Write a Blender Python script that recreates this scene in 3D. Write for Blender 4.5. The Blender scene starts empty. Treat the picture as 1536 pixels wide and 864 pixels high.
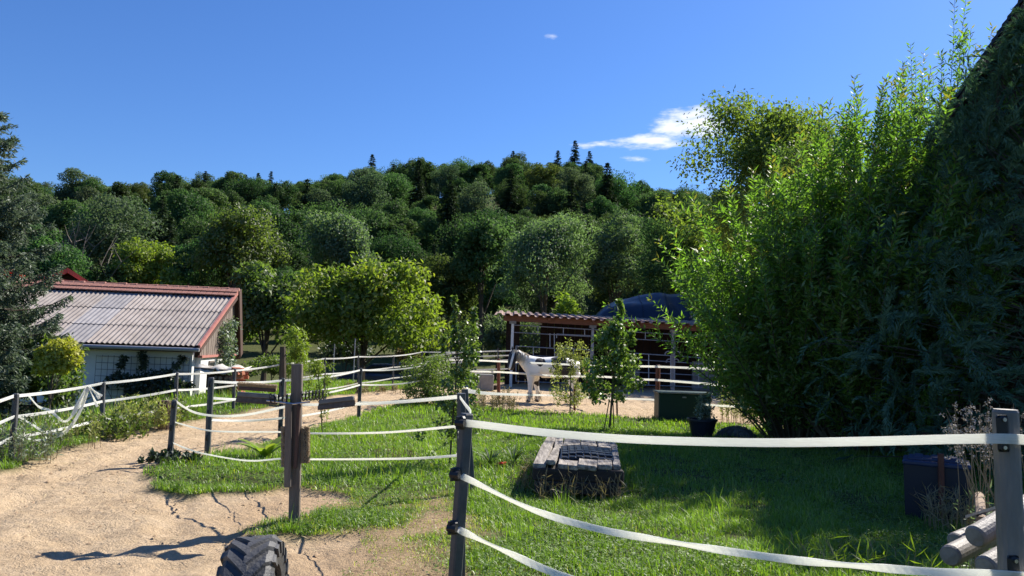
import bpy, math, random
import numpy as np
from mathutils import Vector, Matrix
R_ = math.radians
random.seed(7); rng = np.random.default_rng(11)
sc = bpy.context.scene
col = sc.collection

# ------------------------------------------------------------------ camera
F = 1130.0; HC = 1.65; UZ = Vector((0, 0, 1))
PITCH, ROLL = R_(4.45), R_(2.0)
CROT = Matrix.Rotation(R_(90) + PITCH, 3, 'X') @ Matrix.Rotation(ROLL, 3, 'Z')
cd = bpy.data.cameras.new('camera'); cam = bpy.data.objects.new('camera', cd); col.objects.link(cam)
cam.location = (0, 0, HC); cam.rotation_euler = CROT.to_euler()
cd.sensor_width = 36; cd.lens = 36 * F / 1536; cd.clip_start = 0.05; cd.clip_end = 3000
sc.camera = cam

# ------------------------------------------------------------------ sun, sky, exposure
SUN_AZ, SUN_EL = R_(46), R_(41)
sd = bpy.data.lights.new('sun', 'SUN'); sd.energy = 5.0; sd.angle = R_(0.53); sd.color = (1.0, 0.94, 0.84)
sun = bpy.data.objects.new('sun', sd); col.objects.link(sun)
SDIR = Vector((math.sin(SUN_AZ) * math.cos(SUN_EL), math.cos(SUN_AZ) * math.cos(SUN_EL), math.sin(SUN_EL)))
sun.rotation_euler = SDIR.to_track_quat('Z', 'Y').to_euler(); sun.location = (20, 20, 30)
w = bpy.data.worlds.new('World'); sc.world = w; w.use_nodes = True
nt = w.node_tree; N = nt.nodes; L = nt.links; N.clear()
def wn(t, **k):
    n = N.new(t)
    for a, b in k.items(): setattr(n, a, b)
    return n
def wmath(op, a, b=None, c=None):
    n = wn('ShaderNodeMath', operation=op)
    for i, x in enumerate((a, b, c)):
        if x is None: continue
        if isinstance(x, (int, float)): n.inputs[i].default_value = x
        else: L.new(x, n.inputs[i])
    return n.outputs[0]
sky = wn('ShaderNodeTexSky', sky_type='NISHITA', sun_disc=False)
sky.sun_elevation = SUN_EL; sky.sun_rotation = SUN_AZ
sky.altitude = 300; sky.air_density = 1.15; sky.dust_density = 0.35; sky.ozone_density = 2.6
hsv = wn('ShaderNodeHueSaturation'); hsv.inputs['Saturation'].default_value = 1.12
L.new(sky.outputs[0], hsv.inputs['Color'])
tc = wn('ShaderNodeTexCoord'); sx = wn('ShaderNodeSeparateXYZ'); L.new(tc.outputs['Generated'], sx.inputs[0])
X, Y, Z = sx.outputs
az = wmath('ARCTAN2', X, Y); el = wmath('ARCSINE', Z)
cv = wn('ShaderNodeCombineXYZ'); L.new(wmath('MULTIPLY', az, 1.0), cv.inputs[0]); L.new(wmath('MULTIPLY', el, 3.4), cv.inputs[1])
ns = wn('ShaderNodeTexNoise'); ns.inputs['Scale'].default_value = 24; ns.inputs['Detail'].default_value = 7; ns.inputs['Roughness'].default_value = 0.58
L.new(cv.outputs[0], ns.inputs['Vector'])
def blob(a0, e0, ra, re, s):
    d = wmath('ADD', wmath('POWER', wmath('DIVIDE', wmath('SUBTRACT', az, a0), ra), 2), wmath('POWER', wmath('DIVIDE', wmath('SUBTRACT', el, e0), re), 2))
    return wmath('MULTIPLY', wmath('SUBTRACT', 1.0, wmath('MINIMUM', d, 1.0)), s)
def ang(u, v):
    d = CROT @ Vector(((u - 768) / F, (432 - v) / F, -1)); d.normalize()
    return math.atan2(d.x, d.y), math.asin(d.z)
cl = None
for (u, v, ru, rv, s) in ((1040, 186, 100, 38, .62), (985, 212, 115, 20, .52), (905, 218, 95, 10, .47), (955, 239, 40, 9, .42),
                          (830, 52, 26, 12, .30), (852, 60, 24, 6, .2), (1340, 300, 260, 120, .34), (1215, 255, 110, 50, .45)):
    a0, e0 = ang(u, v)
    b = blob(a0, e0, ru / F * .9, rv / F, s)
    cl = b if cl is None else wmath('MAXIMUM', cl, b)
dens = wmath('ADD', wmath('MULTIPLY_ADD', cl, 2.15, -.64), wmath('MULTIPLY', wmath('SUBTRACT', ns.outputs[0], .5), 2.1))
m = wn('ShaderNodeMapRange', interpolation_type='SMOOTHSTEP'); L.new(dens, m.inputs[0]); m.inputs[1].default_value = -0.06; m.inputs[2].default_value = 0.72
m.inputs[3].default_value = 0; m.inputs[4].default_value = .93
mx = wn('ShaderNodeMix', data_type='RGBA'); L.new(m.outputs[0], mx.inputs[0])
tn = wn('ShaderNodeMix', data_type='RGBA', blend_type='MULTIPLY'); tn.inputs[0].default_value = 1; L.new(hsv.outputs[0], tn.inputs[6]); tn.inputs[7].default_value = (.33, .455, .68, 1); L.new(tn.outputs[2], mx.inputs[6])
mx.inputs[7].default_value = (5.0, 5.15, 5.4, 1)
bg = wn('ShaderNodeBackground'); bg.inputs['Strength'].default_value = 0.12
L.new(mx.outputs[2], bg.inputs['Color'])
wo = wn('ShaderNodeOutputWorld'); L.new(bg.outputs[0], wo.inputs['Surface'])
sc.view_settings.view_transform = 'Standard'; sc.view_settings.look = 'None'; sc.view_settings.exposure = 0.88
sc.cycles.use_denoising = True
sc.cycles.max_bounces = 6; sc.cycles.diffuse_bounces = 3; sc.cycles.glossy_bounces = 2; sc.cycles.transmission_bounces = 4
sc.cycles.transparent_max_bounces = 4; sc.cycles.caustics_reflective = False; sc.cycles.caustics_refractive = False

# ------------------------------------------------------------------ helpers
def ray(u, v): return CROT @ Vector(((u - 768) / F, (432 - v) / F, -1))
def at(u, v, y):
    d = ray(u, v); return Vector((d.x / d.y * y, y, HC + d.z / d.y * y))
def g(u, v, z=0.0):
    d = ray(u, v); t = (z - HC) / d.z
    return Vector((d.x * t, d.y * t, z))
def sst(a, b, x): t = np.clip((x - a) / (b - a), 0, 1); return t * t * (3 - 2 * t)
_perm = np.random.default_rng(3).random((256, 256))
def vnoise(x, y):
    xi = np.floor(x).astype(int); yi = np.floor(y).astype(int); fx = x - xi; fy = y - yi
    fx = fx * fx * (3 - 2 * fx); fy = fy * fy * (3 - 2 * fy)
    P = lambda a, b: _perm[a % 256, b % 256]
    return (P(xi, yi) * (1 - fx) + P(xi + 1, yi) * fx) * (1 - fy) + (P(xi, yi + 1) * (1 - fx) + P(xi + 1, yi + 1) * fx) * fy
def fnoise(x, y, o=3):
    s = 0; a = 1; t = 0
    for k in range(o): s = s + a * vnoise(x * 2**k + 17.3 * k, y * 2**k + 5.1 * k); t += a; a *= .5
    return s / t

ORG = {}
def org(o): return ORG.get(o.name, Vector((0, 0, 0)))
def props(o, label=None, cat=None, group=None, kind=None):
    if label: o['label'] = label
    if cat: o['category'] = cat
    if group: o['group'] = group
    if kind: o['kind'] = kind
    return o
def thing(name, loc, label, cat, group=None):
    o = bpy.data.objects.new(name, None); col.objects.link(o); o.location = loc; o.empty_display_size = .2
    ORG[o.name] = Vector(loc); return props(o, label, cat, group)
def mesh(name, V, Fc, mat, parent=None, base=None, smooth=False, tint=None, mats=None, midx=None):
    V = np.asarray(V, dtype=np.float64).reshape(-1, 3)
    b = org(parent) if parent is not None else (Vector(base) if base is not None else Vector((0, 0, 0)))
    V = V - np.array(b)
    me = bpy.data.meshes.new(name)
    if isinstance(Fc, np.ndarray):
        n, k = Fc.shape
        me.vertices.add(len(V)); me.vertices.foreach_set('co', V.astype(np.float32).ravel())
        me.loops.add(n * k); me.loops.foreach_set('vertex_index', Fc.astype(np.int32).ravel())
        me.polygons.add(n); me.polygons.foreach_set('loop_start', np.arange(0, n * k, k, dtype=np.int32))
        me.update(calc_edges=True)
    else:
        me.from_pydata([tuple(v) for v in V], [], Fc); me.update()
    if tint is not None:
        a = me.attributes.new('tint', 'FLOAT', 'FACE'); a.data.foreach_set('value', np.asarray(tint, dtype=np.float32))
    for mm in (mats or [mat]): me.materials.append(mm)
    if midx is not None: me.polygons.foreach_set('material_index', np.asarray(midx, dtype=np.int32))
    if smooth: me.polygons.foreach_set('use_smooth', np.ones(len(me.polygons), dtype=bool))
    o = bpy.data.objects.new(name, me); col.objects.link(o)
    ORG[o.name] = b
    if parent is not None: o.parent = parent
    else: o.location = b
    return o
def copy_tree(o, parent=None):
    c = o.copy(); col.objects.link(c)
    if parent is not None:
        c.parent = parent; c.matrix_parent_inverse = o.matrix_parent_inverse.copy()
    ORG[c.name] = ORG.get(o.name, Vector((0, 0, 0)))
    for ch in list(o.children): copy_tree(ch, c)
    return c

class MB:
    """collects simple shapes in world space"""
    def __init__(s): s.v = []; s.f = []
    def add(s, vs, fs):
        k = len(s.v); s.v += [tuple(x) for x in vs]; s.f += [tuple(i + k for i in f) for f in fs]; return s
    def box(s, c, size, rot=None, taper=1.0):
        c = Vector(c); hx, hy, hz = [a / 2 for a in size]; vs = []
        for z in (-1, 1):
            t = 1 if z < 0 else taper
            for (x, y) in ((-1, -1), (1, -1), (1, 1), (-1, 1)):
                p = Vector((x * hx * t, y * hy * t, z * hz))
                if rot is not None: p = rot @ p
                vs.append(c + p)
        return s.add(vs, [(3, 2, 1, 0), (4, 5, 6, 7), (0, 1, 5, 4), (1, 2, 6, 5), (2, 3, 7, 6), (3, 0, 4, 7)])
    def bbox(s, c, size, rot=None, b=.01):
        """box with chamfered vertical and top edges"""
        c = Vector(c); hx, hy, hz = [a / 2 for a in size]; vs = []
        def ring(ix, iy, z):
            for (x, y) in ((-ix + b, -iy), (ix - b, -iy), (ix, -iy + b), (ix, iy - b), (ix - b, iy), (-ix + b, iy), (-ix, iy - b), (-ix, -iy + b)):
                p = Vector((x, y, z))
                if rot is not None: p = rot @ p
                vs.append(c + p)
        ring(hx - b * .6, hy - b * .6, -hz); ring(hx, hy, -hz + b); ring(hx, hy, hz - b); ring(hx - b * .6, hy - b * .6, hz)
        fs = [tuple(range(7, -1, -1)), tuple(range(24, 32))]
        for k in range(3):
            for i in range(8): fs.append((k * 8 + i, k * 8 + (i + 1) % 8, k * 8 + 8 + (i + 1) % 8, k * 8 + 8 + i))
        return s.add(vs, fs)
    def tube(s, pts, r, n=6, caps=True, flat=1.0):
        pts = [Vector(p) for p in pts]; m_ = len(pts)
        if not hasattr(r, '__len__'): r = [r] * m_
        vs = []; prev = None
        for i, p in enumerate(pts):
            t = (pts[min(i + 1, m_ - 1)] - pts[max(i - 1, 0)])
            if t.length < 1e-9: t = Vector((0, 0, 1))
            t.normalize()
            if prev is None:
                a = Vector((0, 0, 1)) if abs(t.z) < .9 else Vector((1, 0, 0))
                n1 = t.cross(a).normalized()
            else:
                n1 = prev - t * prev.dot(t)
                n1 = n1.normalized() if n1.length > 1e-6 else t.orthogonal().normalized()
            prev = n1; n2 = t.cross(n1)
            for k in range(n):
                a = 2 * math.pi * k / n
                vs.append(p + n1 * math.cos(a) * r[i] + n2 * math.sin(a) * r[i] * flat)
        fs = [(i * n + k, i * n + (k + 1) % n, (i + 1) * n + (k + 1) % n, (i + 1) * n + k) for i in range(m_ - 1) for k in range(n)]
        if caps: fs += [tuple(range(n - 1, -1, -1)), tuple(range((m_ - 1) * n, m_ * n))]
        return s.add(vs, fs)
    def ribbon(s, pts, width, thick, up=None, tw=None):
        """flat tape standing on edge, width vertical; tw = twist per point"""
        pts = [Vector(p) for p in pts]; vs = []; m_ = len(pts)
        for i, p in enumerate(pts):
            t = (pts[min(i + 1, m_ - 1)] - pts[max(i - 1, 0)]).normalized()
            sd_ = t.cross(Vector((0, 0, 1)))
            sd_ = sd_.normalized() if sd_.length > 1e-4 else Vector((1, 0, 0))
            u_ = sd_.cross(t).normalized()
            a = tw[i] if tw is not None else 0
            uu = u_ * math.cos(a) + sd_ * math.sin(a); ss = sd_ * math.cos(a) - u_ * math.sin(a)
            for (q, e) in ((-1, -1), (1, -1), (1, 1), (-1, 1)):
                vs.append(p + uu * e * width / 2 + ss * q * thick / 2)
        fs = [(i * 4 + k, i * 4 + (k + 1) % 4, i * 4 + 4 + (k + 1) % 4, i * 4 + 4 + k) for i in range(m_ - 1) for k in range(4)]
        fs += [(3, 2, 1, 0), tuple(range((m_ - 1) * 4, m_ * 4))]
        return s.add(vs, fs)
    def prism(s, poly, d):
        d = Vector(d); n = len(poly); a = [Vector(p) for p in poly]; b = [p + d for p in a]
        return s.add(a + b, [tuple(range(n - 1, -1, -1)), tuple(range(n, 2 * n))] + [(i, (i + 1) % n, n + (i + 1) % n, n + i) for i in range(n)])
    def build(s, name, mat, parent=None, base=None, smooth=False):
        return mesh(name, s.v, s.f, mat, parent, base, smooth)

def unit(a): return a / np.maximum(np.linalg.norm(a, axis=-1, keepdims=True), 1e-9)
def rdir(n):
    return unit(rng.normal(size=(n, 3)))
def leafgeo(P, D, Nn, Ln, Wd, fold=.18, mid=.45):
    D = unit(D); S = unit(np.cross(D, Nn)); Nn = np.cross(S, D)
    Ln = np.broadcast_to(np.asarray(Ln, float).reshape(-1, 1), (len(P), 1)); Wd = np.broadcast_to(np.asarray(Wd, float).reshape(-1, 1), (len(P), 1))
    q = P + D * Ln * mid + Nn * Wd * fold
    V = np.stack([P, q + S * Wd / 2, P + D * Ln - Nn * Ln * .08, q - S * Wd / 2], 1).reshape(-1, 3)
    Fc = np.arange(len(P) * 4).reshape(-1, 4)
    return V, Fc
def leafmesh(name, P, D, Nn, Ln, Wd, mat, parent=None, base=None, tint=None, fold=.18, mid=.45):
    V, Fc = leafgeo(P, D, Nn, Ln, Wd, fold, mid)
    if tint is None: tint = rng.random(len(P))
    return mesh(name, V, Fc, mat, parent, base, False, tint)

# ------------------------------------------------------------------ materials
def newmat(name):
    m_ = bpy.data.materials.new(name); m_.use_nodes = True
    nt_ = m_.node_tree; nt_.nodes.clear(); return m_, nt_
def nd(nt_, t, **k):
    n = nt_.nodes.new(t)
    for a, b in k.items(): setattr(n, a, b)
    return n
def plain(name, c1, c2=None, rough=.6, scale=8, detail=5, bump=.0, bscale=40, metal=0, spec=.4, stretch=None, contrast=(.3, .7)):
    m_, t = newmat(name); lk = t.links.new
    b = nd(t, 'ShaderNodeBsdfPrincipled'); o = nd(t, 'ShaderNodeOutputMaterial'); lk(b.outputs[0], o.inputs[0])
    b.inputs['Roughness'].default_value = rough; b.inputs['Metallic'].default_value = metal; b.inputs['Specular IOR Level'].default_value = spec
    c2 = c2 or tuple(x * .7 for x in c1)
    tcn = nd(t, 'ShaderNodeTexCoord'); mp = nd(t, 'ShaderNodeMapping'); lk(tcn.outputs['Object'], mp.inputs[0])
    if stretch: mp.inputs['Scale'].default_value = stretch
    nz = nd(t, 'ShaderNodeTexNoise'); nz.inputs['Scale'].default_value = scale; nz.inputs['Detail'].default_value = detail; nz.inputs['Roughness'].default_value = .62
    lk(mp.outputs[0], nz.inputs['Vector'])
    r = nd(t, 'ShaderNodeMapRange'); lk(nz.outputs[0], r.inputs[0]); r.inputs[1].default_value, r.inputs[2].default_value = contrast
    mxn = nd(t, 'ShaderNodeMix', data_type='RGBA'); lk(r.outputs[0], mxn.inputs[0])
    mxn.inputs[6].default_value = (*c1, 1); mxn.inputs[7].default_value = (*c2, 1)
    oi = nd(t, 'ShaderNodeObjectInfo'); hs = nd(t, 'ShaderNodeHueSaturation'); lk(mxn.outputs[2], hs.inputs['Color'])
    rr = nd(t, 'ShaderNodeMapRange'); lk(oi.outputs['Random'], rr.inputs[0]); rr.inputs[3].default_value = .88; rr.inputs[4].default_value = 1.12
    lk(rr.outputs[0], hs.inputs['Value']); lk(hs.outputs[0], b.inputs['Base Color'])
    if bump:
        n2 = nd(t, 'ShaderNodeTexNoise'); n2.inputs['Scale'].default_value = bscale; n2.inputs['Detail'].default_value = 4
        lk(mp.outputs[0], n2.inputs['Vector'])
        bp = nd(t, 'ShaderNodeBump'); bp.inputs['Strength'].default_value = bump; bp.inputs['Distance'].default_value = .02
        lk(n2.outputs[0], bp.inputs['Height']); lk(bp.outputs[0], b.inputs['Normal'])
    return m_
def foliage(name, c1, c2, trans=.35, gloss=.025, rough=.55, objvar=(.485, .515, .85, 1.15), tcol=None, c3=None):
    m_, t = newmat(name); lk = t.links.new
    at_ = nd(t, 'ShaderNodeAttribute', attribute_name='tint')
    rp = nd(t, 'ShaderNodeValToRGB'); lk(at_.outputs['Fac'], rp.inputs[0])
    e = rp.color_ramp.elements; e[0].color = (*c1, 1); e[1].color = (*c2, 1); e[0].position = 0; e[1].position = .9 if c3 else 1
    if c3: x = e.new(1.0); x.color = (*c3, 1)
    oi = nd(t, 'ShaderNodeObjectInfo'); hs = nd(t, 'ShaderNodeHueSaturation'); lk(rp.outputs[0], hs.inputs['Color'])
    a = nd(t, 'ShaderNodeMapRange'); lk(oi.outputs['Random'], a.inputs[0]); a.inputs[3].default_value = objvar[0]; a.inputs[4].default_value = objvar[1]
    lk(a.outputs[0], hs.inputs['Hue'])
    mu = nd(t, 'ShaderNodeMath', operation='FRACT'); m1 = nd(t, 'ShaderNodeMath', operation='MULTIPLY'); lk(oi.outputs['Random'], m1.inputs[0]); m1.inputs[1].default_value = 7.31
    lk(m1.outputs[0], mu.inputs[0]); v_ = nd(t, 'ShaderNodeMapRange'); lk(mu.outputs[0], v_.inputs[0]); v_.inputs[3].default_value = objvar[2]; v_.inputs[4].default_value = objvar[3]
    lk(v_.outputs[0], hs.inputs['Value'])
    df = nd(t, 'ShaderNodeBsdfDiffuse'); lk(hs.outputs[0], df.inputs[0])
    tr = nd(t, 'ShaderNodeBsdfTranslucent')
    tm = nd(t, 'ShaderNodeMix', data_type='RGBA', blend_type='MULTIPLY'); tm.inputs[0].default_value = 1; lk(hs.outputs[0], tm.inputs[6])
    tm.inputs[7].default_value = (*(tcol or (1.5, 1.75, .75)), 1); lk(tm.outputs[2], tr.inputs[0])
    ms = nd(t, 'ShaderNodeMixShader'); ms.inputs[0].default_value = trans; lk(df.outputs[0], ms.inputs[1]); lk(tr.outputs[0], ms.inputs[2])
    gl = nd(t, 'ShaderNodeBsdfGlossy'); gl.inputs['Roughness'].default_value = rough; gl.inputs[0].default_value = (1, 1, 1, 1)
    m2 = nd(t, 'ShaderNodeMixShader'); m2.inputs[0].default_value = gloss; lk(ms.outputs[0], m2.inputs[1]); lk(gl.outputs[0], m2.inputs[2])
    o = nd(t, 'ShaderNodeOutputMaterial'); lk(m2.outputs[0], o.inputs[0]); return m_

M = dict(
    bark=plain('bark', (.11, .085, .06), (.05, .04, .03), .9, 14, bump=.5, stretch=(1, 1, .3)),
    twig=plain('twig', (.12, .10, .05), (.07, .055, .03), .8),
    greywood=plain('grey_wood', (.21, .175, .145), (.12, .095, .075), .85, 9, bump=.35, stretch=(4, 4, .35)),
    darkwood=plain('dark_wood', (.10, .055, .04), (.06, .035, .028), .8, 8, bump=.3, stretch=(3, 3, .4)),
    redpost=plain('red_brown_post', (.17, .055, .03), (.09, .03, .02), .7, 10),
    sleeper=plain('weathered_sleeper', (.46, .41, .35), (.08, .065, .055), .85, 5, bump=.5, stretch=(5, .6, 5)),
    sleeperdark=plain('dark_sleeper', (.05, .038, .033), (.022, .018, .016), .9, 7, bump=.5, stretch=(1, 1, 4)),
    post=plain('dark_plastic_post', (.085, .09, .095), (.05, .053, .056), .55, 12, bump=.1),
    greypost=plain('grey_plastic_post', (.25, .225, .20), (.15, .135, .12), .6, 5, bump=.25, bscale=30, stretch=(3, 3, .6)),
    black=plain('black_plastic', (.018, .018, .02), (.012, .012, .013), .45),
    steel=plain('bright_steel', (.6, .6, .6), (.45, .45, .45), .35, metal=1),
    galv=plain('galvanised_pipe', (.42, .42, .44), (.30, .30, .32), .45, 20, metal=.4),
    rubber=plain('tyre_rubber', (.085, .085, .088), (.05, .05, .052), .6, 9, bump=.25, bscale=60),
    rubbermud=plain('dusty_sidewall', (.20, .165, .13), (.08, .075, .07), .8, 6, bump=.25),
    mat=plain('rubber_mat', (.028, .03, .033), (.018, .018, .02), .35),
    bristle=plain('tan_bristles', (.50, .39, .25), (.33, .25, .15), .8, 30),
    bristledark=plain('grey_brown_bristles', (.22, .165, .125), (.12, .09, .07), .8, 30),
    greybar=plain('grey_bar', (.16, .165, .17), (.10, .10, .105), .5),
    plaster=plain('white_plaster', (.86, .86, .83), (.76, .76, .73), .85, 2.5, bump=.1),
    plinth=plain('grey_plinth', (.22, .225, .23), (.16, .16, .165), .9, 4),
    roofsheet=plain('fibre_cement_sheet', (.33, .29, .265), (.22, .185, .165), .85, 2.2, 6, bump=.15, bscale=25),
    roofgrey=plain('grey_sheet', (.37, .345, .335), (.27, .25, .245), .75, 3),
    tile=plain('red_clay_tile', (.38, .18, .135), (.19, .085, .065), .8, 26, contrast=(.38, .62)),
    redpaint=plain('red_painted_wood', (.48, .20, .17), (.38, .15, .12), .6, 6),
    brightred=plain('bright_red_roof', (.75, .12, .065), (.62, .09, .055), .55, 5),
    cladding=plain('grey_cladding', (.25, .20, .165), (.13, .10, .085), .85, 9, stretch=(3, 3, .4)),
    glass=plain('dark_window_glass', (.04, .045, .05), (.03, .03, .035), .1, spec=.6),
    whitepaint=plain('white_paint', (.8, .8, .78), (.7, .7, .68), .6),
    firewood=plain('firewood', (.38, .27, .17), (.17, .12, .085), .85, 12, bump=.3),
    orange=plain('orange_brick', (.50, .19, .10), (.36, .13, .075), .85, 6),
    tarpw=plain('pale_cover', (.62, .59, .53), (.45, .42, .37), .7, 4),
    rooffibre=plain('brown_roof_sheet', (.33, .22, .18), (.22, .145, .115), .8, 3),
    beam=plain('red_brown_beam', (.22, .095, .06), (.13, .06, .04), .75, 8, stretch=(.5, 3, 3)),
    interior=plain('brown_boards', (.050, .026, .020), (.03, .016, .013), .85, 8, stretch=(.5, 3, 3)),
    paleconcrete=plain('pale_concrete', (.32, .31, .29), (.22, .21, .20), .9, 5, bump=.3),
    tarp=plain('navy_tarp', (.012, .022, .05), (.008, .013, .03), .38, 5, bump=.25, bscale=7, spec=.5),
    trough=plain('dark_green_box', (.006, .035, .030), (.005, .026, .022), .5, 3),
    pot=plain('dark_blue_pot', (.010, .016, .030), (.008, .011, .02), .5),
    binlid_lit=plain('lit_navy_lid', (.028, .042, .10), (.02, .03, .075), .45, 3),  # paler than the bin's navy: light on the lid top put into the colour
    bin=plain('navy_bin', (.010, .014, .030), (.008, .011, .022), .5, 3),
    stone=plain('grey_stone', (.28, .275, .26), (.15, .145, .14), .9, 8, bump=.5),
    carblue=plain('dark_blue_car_paint', (.03, .05, .13), (.025, .04, .11), .2, spec=.6),
    carblack=plain('black_car_paint', (.010, .010, .012), (.008, .008, .01), .2, spec=.6),
    carsilver=plain('pale_blue_car_paint', (.42, .47, .55), (.38, .43, .5), .25, spec=.6),
    soil=plain('soil', (.09, .065, .045), (.05, .04, .03), .95, 20),
    hoof=plain('hoof', (.16, .13, .10), (.1, .08, .06), .6),
    hair=plain('cream_hair', (.72, .64, .48), (.52, .43, .30), .7, 30),
    hairdark=plain('rusty_tail_hair', (.45, .26, .13), (.28, .15, .08), .7, 20),
    redflower=plain('red_flower', (.7, .08, .04), (.55, .06, .03), .6),
    seed=plain('dry_seed_head', (.55, .48, .40), (.28, .22, .16), .9, 40),
    drystalk=plain('dry_stalk', (.36, .27, .16), (.22, .16, .09), .9),
)
def tapemat():
    m_, t = newmat('white_fence_tape'); lk = t.links.new
    b = nd(t, 'ShaderNodeBsdfPrincipled'); b.inputs['Base Color'].default_value = (.80, .80, .77, 1); b.inputs['Roughness'].default_value = .5
    tr = nd(t, 'ShaderNodeBsdfTranslucent'); tr.inputs[0].default_value = (.95, .95, .88, 1)
    wv = nd(t, 'ShaderNodeTexNoise'); wv.inputs['Scale'].default_value = 260
    tcn = nd(t, 'ShaderNodeTexCoord'); mp = nd(t, 'ShaderNodeMapping'); mp.inputs['Scale'].default_value = (.05, .05, 1); lk(tcn.outputs['Object'], mp.inputs[0]); lk(mp.outputs[0], wv.inputs['Vector'])
    cr = nd(t, 'ShaderNodeValToRGB'); cr.color_ramp.elements[0].color = (.72, .72, .70, 1); cr.color_ramp.elements[1].color = (.93, .93, .90, 1)
    cr.color_ramp.elements[0].position = .35; cr.color_ramp.elements[1].position = .6
    lk(wv.outputs[0], cr.inputs[0]); lk(cr.outputs[0], b.inputs['Base Color'])
    ms = nd(t, 'ShaderNodeMixShader'); ms.inputs[0].default_value = .55; lk(b.outputs[0], ms.inputs[1]); lk(tr.outputs[0], ms.inputs[2])
    o = nd(t, 'ShaderNodeOutputMaterial'); lk(ms.outputs[0], o.inputs[0]); return m_
M['tape'] = tapemat()
M.update(
    beech=foliage('broadleaf_foliage', (.048, .088, .030), (.12, .17, .060), .44, .012, objvar=(.485, .535, .65, 1.2), tcol=(1.1, 1.35, .8)),
    dgreen=foliage('dark_conifer_foliage', (.018, .036, .020), (.045, .072, .032), .15, .015, objvar=(.48, .51, .8, 1.2)),
    silver=foliage('silvery_foliage', (.075, .115, .065), (.17, .22, .12), .46, .025),
    lime=foliage('fresh_green_foliage', (.10, .16, .02), (.24, .31, .045), .42, .03),
    walnut=foliage('walnut_foliage', (.10, .145, .020), (.24, .27, .04), .52, .03, c3=(.34, .28, .04)),
    spruce=foliage('spruce_needles', (.075, .115, .075), (.185, .235, .155), .35, .03, rough=.5, tcol=(1.15, 1.25, .95)),
    golden=foliage('golden_foliage', (.22, .22, .025), (.48, .42, .06), .35, .04),
    willow=foliage('willow_foliage', (.095, .17, .032), (.19, .285, .055), .53, .04, rough=.42, objvar=(.495, .505, .95, 1.05), c3=(.20, .17, .04), tcol=(1.5, 1.9, .66)),
    beech2=foliage('yellowish_broadleaf_foliage', (.065, .095, .025), (.145, .17, .05), .44, .012, objvar=(.48, .52, .75, 1.15), tcol=(1.1, 1.3, .75)),
    beech3=foliage('greyish_broadleaf_foliage', (.055, .085, .045), (.125, .16, .085), .45, .012, objvar=(.49, .53, .75, 1.2), tcol=(1.15, 1.3, .85)),
    cypress=foliage('cypress_sprays', (.035, .080, .048), (.125, .215, .125), .18, .02, rough=.5, tcol=(1.1, 1.3, .8)),
    clover=foliage('clover_leaves', (.06, .13, .025), (.15, .24, .05), .35, .04),
    olive=foliage('olive_foliage', (.105, .145, .028), (.23, .265, .055), .52, .03, c3=(.30, .21, .05)),
    pear=foliage('pear_leaves', (.07, .125, .025), (.17, .22, .05), .4, .05, rough=.4),
    paleshrub=foliage('pale_shrub_leaves', (.14, .17, .05), (.33, .34, .12), .38, .04),
    bush=foliage('bush_leaves', (.06, .10, .025), (.15, .19, .05), .48, .035),
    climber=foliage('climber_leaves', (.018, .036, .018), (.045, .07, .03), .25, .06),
    broad=foliage('broad_leaves', (.14, .21, .035), (.27, .33, .06), .45, .06, rough=.3),
    iris=foliage('sword_leaves', (.07, .125, .035), (.16, .22, .07), .35, .05),
    dryweed=foliage('dry_weeds', (.12, .10, .05), (.26, .22, .11), .3, .03, tcol=(1.2, 1.2, .8)),
    grass=foliage('grass_blades', (.10, .165, .022), (.215, .30, .045), .45, .04, rough=.45, c3=(.34, .31, .11), tcol=(1.6, 1.9, .5)),
    greyshrub=foliage('grey_green_shrub', (.10, .14, .09), (.26, .31, .22), .25, .05),
)

# ------------------------------------------------------------------ terrain
def gp(pts): return np.array([(g(u, v).x, g(u, v).y) for u, v in pts])
TRACK = gp([(-260, 790), (-100, 735), (0, 704), (60, 687), (110, 669), (160, 655), (230, 640), (300, 628), (380, 613), (450, 601), (510, 592), (560, 586), (612, 583), (700, 573),
            (705, 603), (650, 605), (612, 602), (560, 616), (520, 628), (480, 641), (430, 655), (330, 679), (265, 691), (232, 702), (222, 716), (232, 731), (275, 742), (345, 738), (430, 733), (500, 737),
            (525, 748), (490, 765), (420, 772), (362, 795), (400, 806), (480, 800), (535, 797), (540, 830), (520, 870), (500, 1000), (430, 1500), (-1200, 1500), (-900, 960)])
PADD = gp([(690, 606), (760, 613), (850, 619), (930, 624), (1000, 629), (1120, 641), (1300, 650), (1500, 600), (1400, 566), (690, 568)])
DRYZ = gp([(360, 742), (430, 730), (500, 733), (560, 752), (640, 742), (700, 735), (700, 1100), (480, 1100), (400, 1000), (470, 790), (360, 797), (300, 770)])
TONGUE = gp([(372, 792), (405, 778), (480, 770), (560, 764), (620, 766), (600, 790), (520, 800), (440, 806), (400, 803)])
def sdist(poly, x, y):
    """signed distance (negative inside)"""
    d = np.full(x.shape, 1e9); ins = np.zeros(x.shape, bool); n = len(poly)
    for i in range(n):
        ax, ay = poly[i]; bx, by = poly[(i + 1) % n]; ex, ey = bx - ax, by - ay
        t = np.clip(((x - ax) * ex + (y - ay) * ey) / (ex * ex + ey * ey + 1e-12), 0, 1)
        d = np.minimum(d, (x - ax - t * ex)**2 + (y - ay - t * ey)**2)
        c = (ay > y) != (by > y)
        ins ^= c & (x < (bx - ax) * (y - ay) / (by - ay + 1e-12) + ax)
    d = np.sqrt(d); return np.where(ins, -d, d)
def sandmask(x, y):
    s = np.minimum(sdist(TRACK, x, y), sdist(PADD, x, y))
    n = fnoise(x * 2.2, y * 2.2, 3) - .5
    return sst(.13, -.13, s + n * .55)
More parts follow.
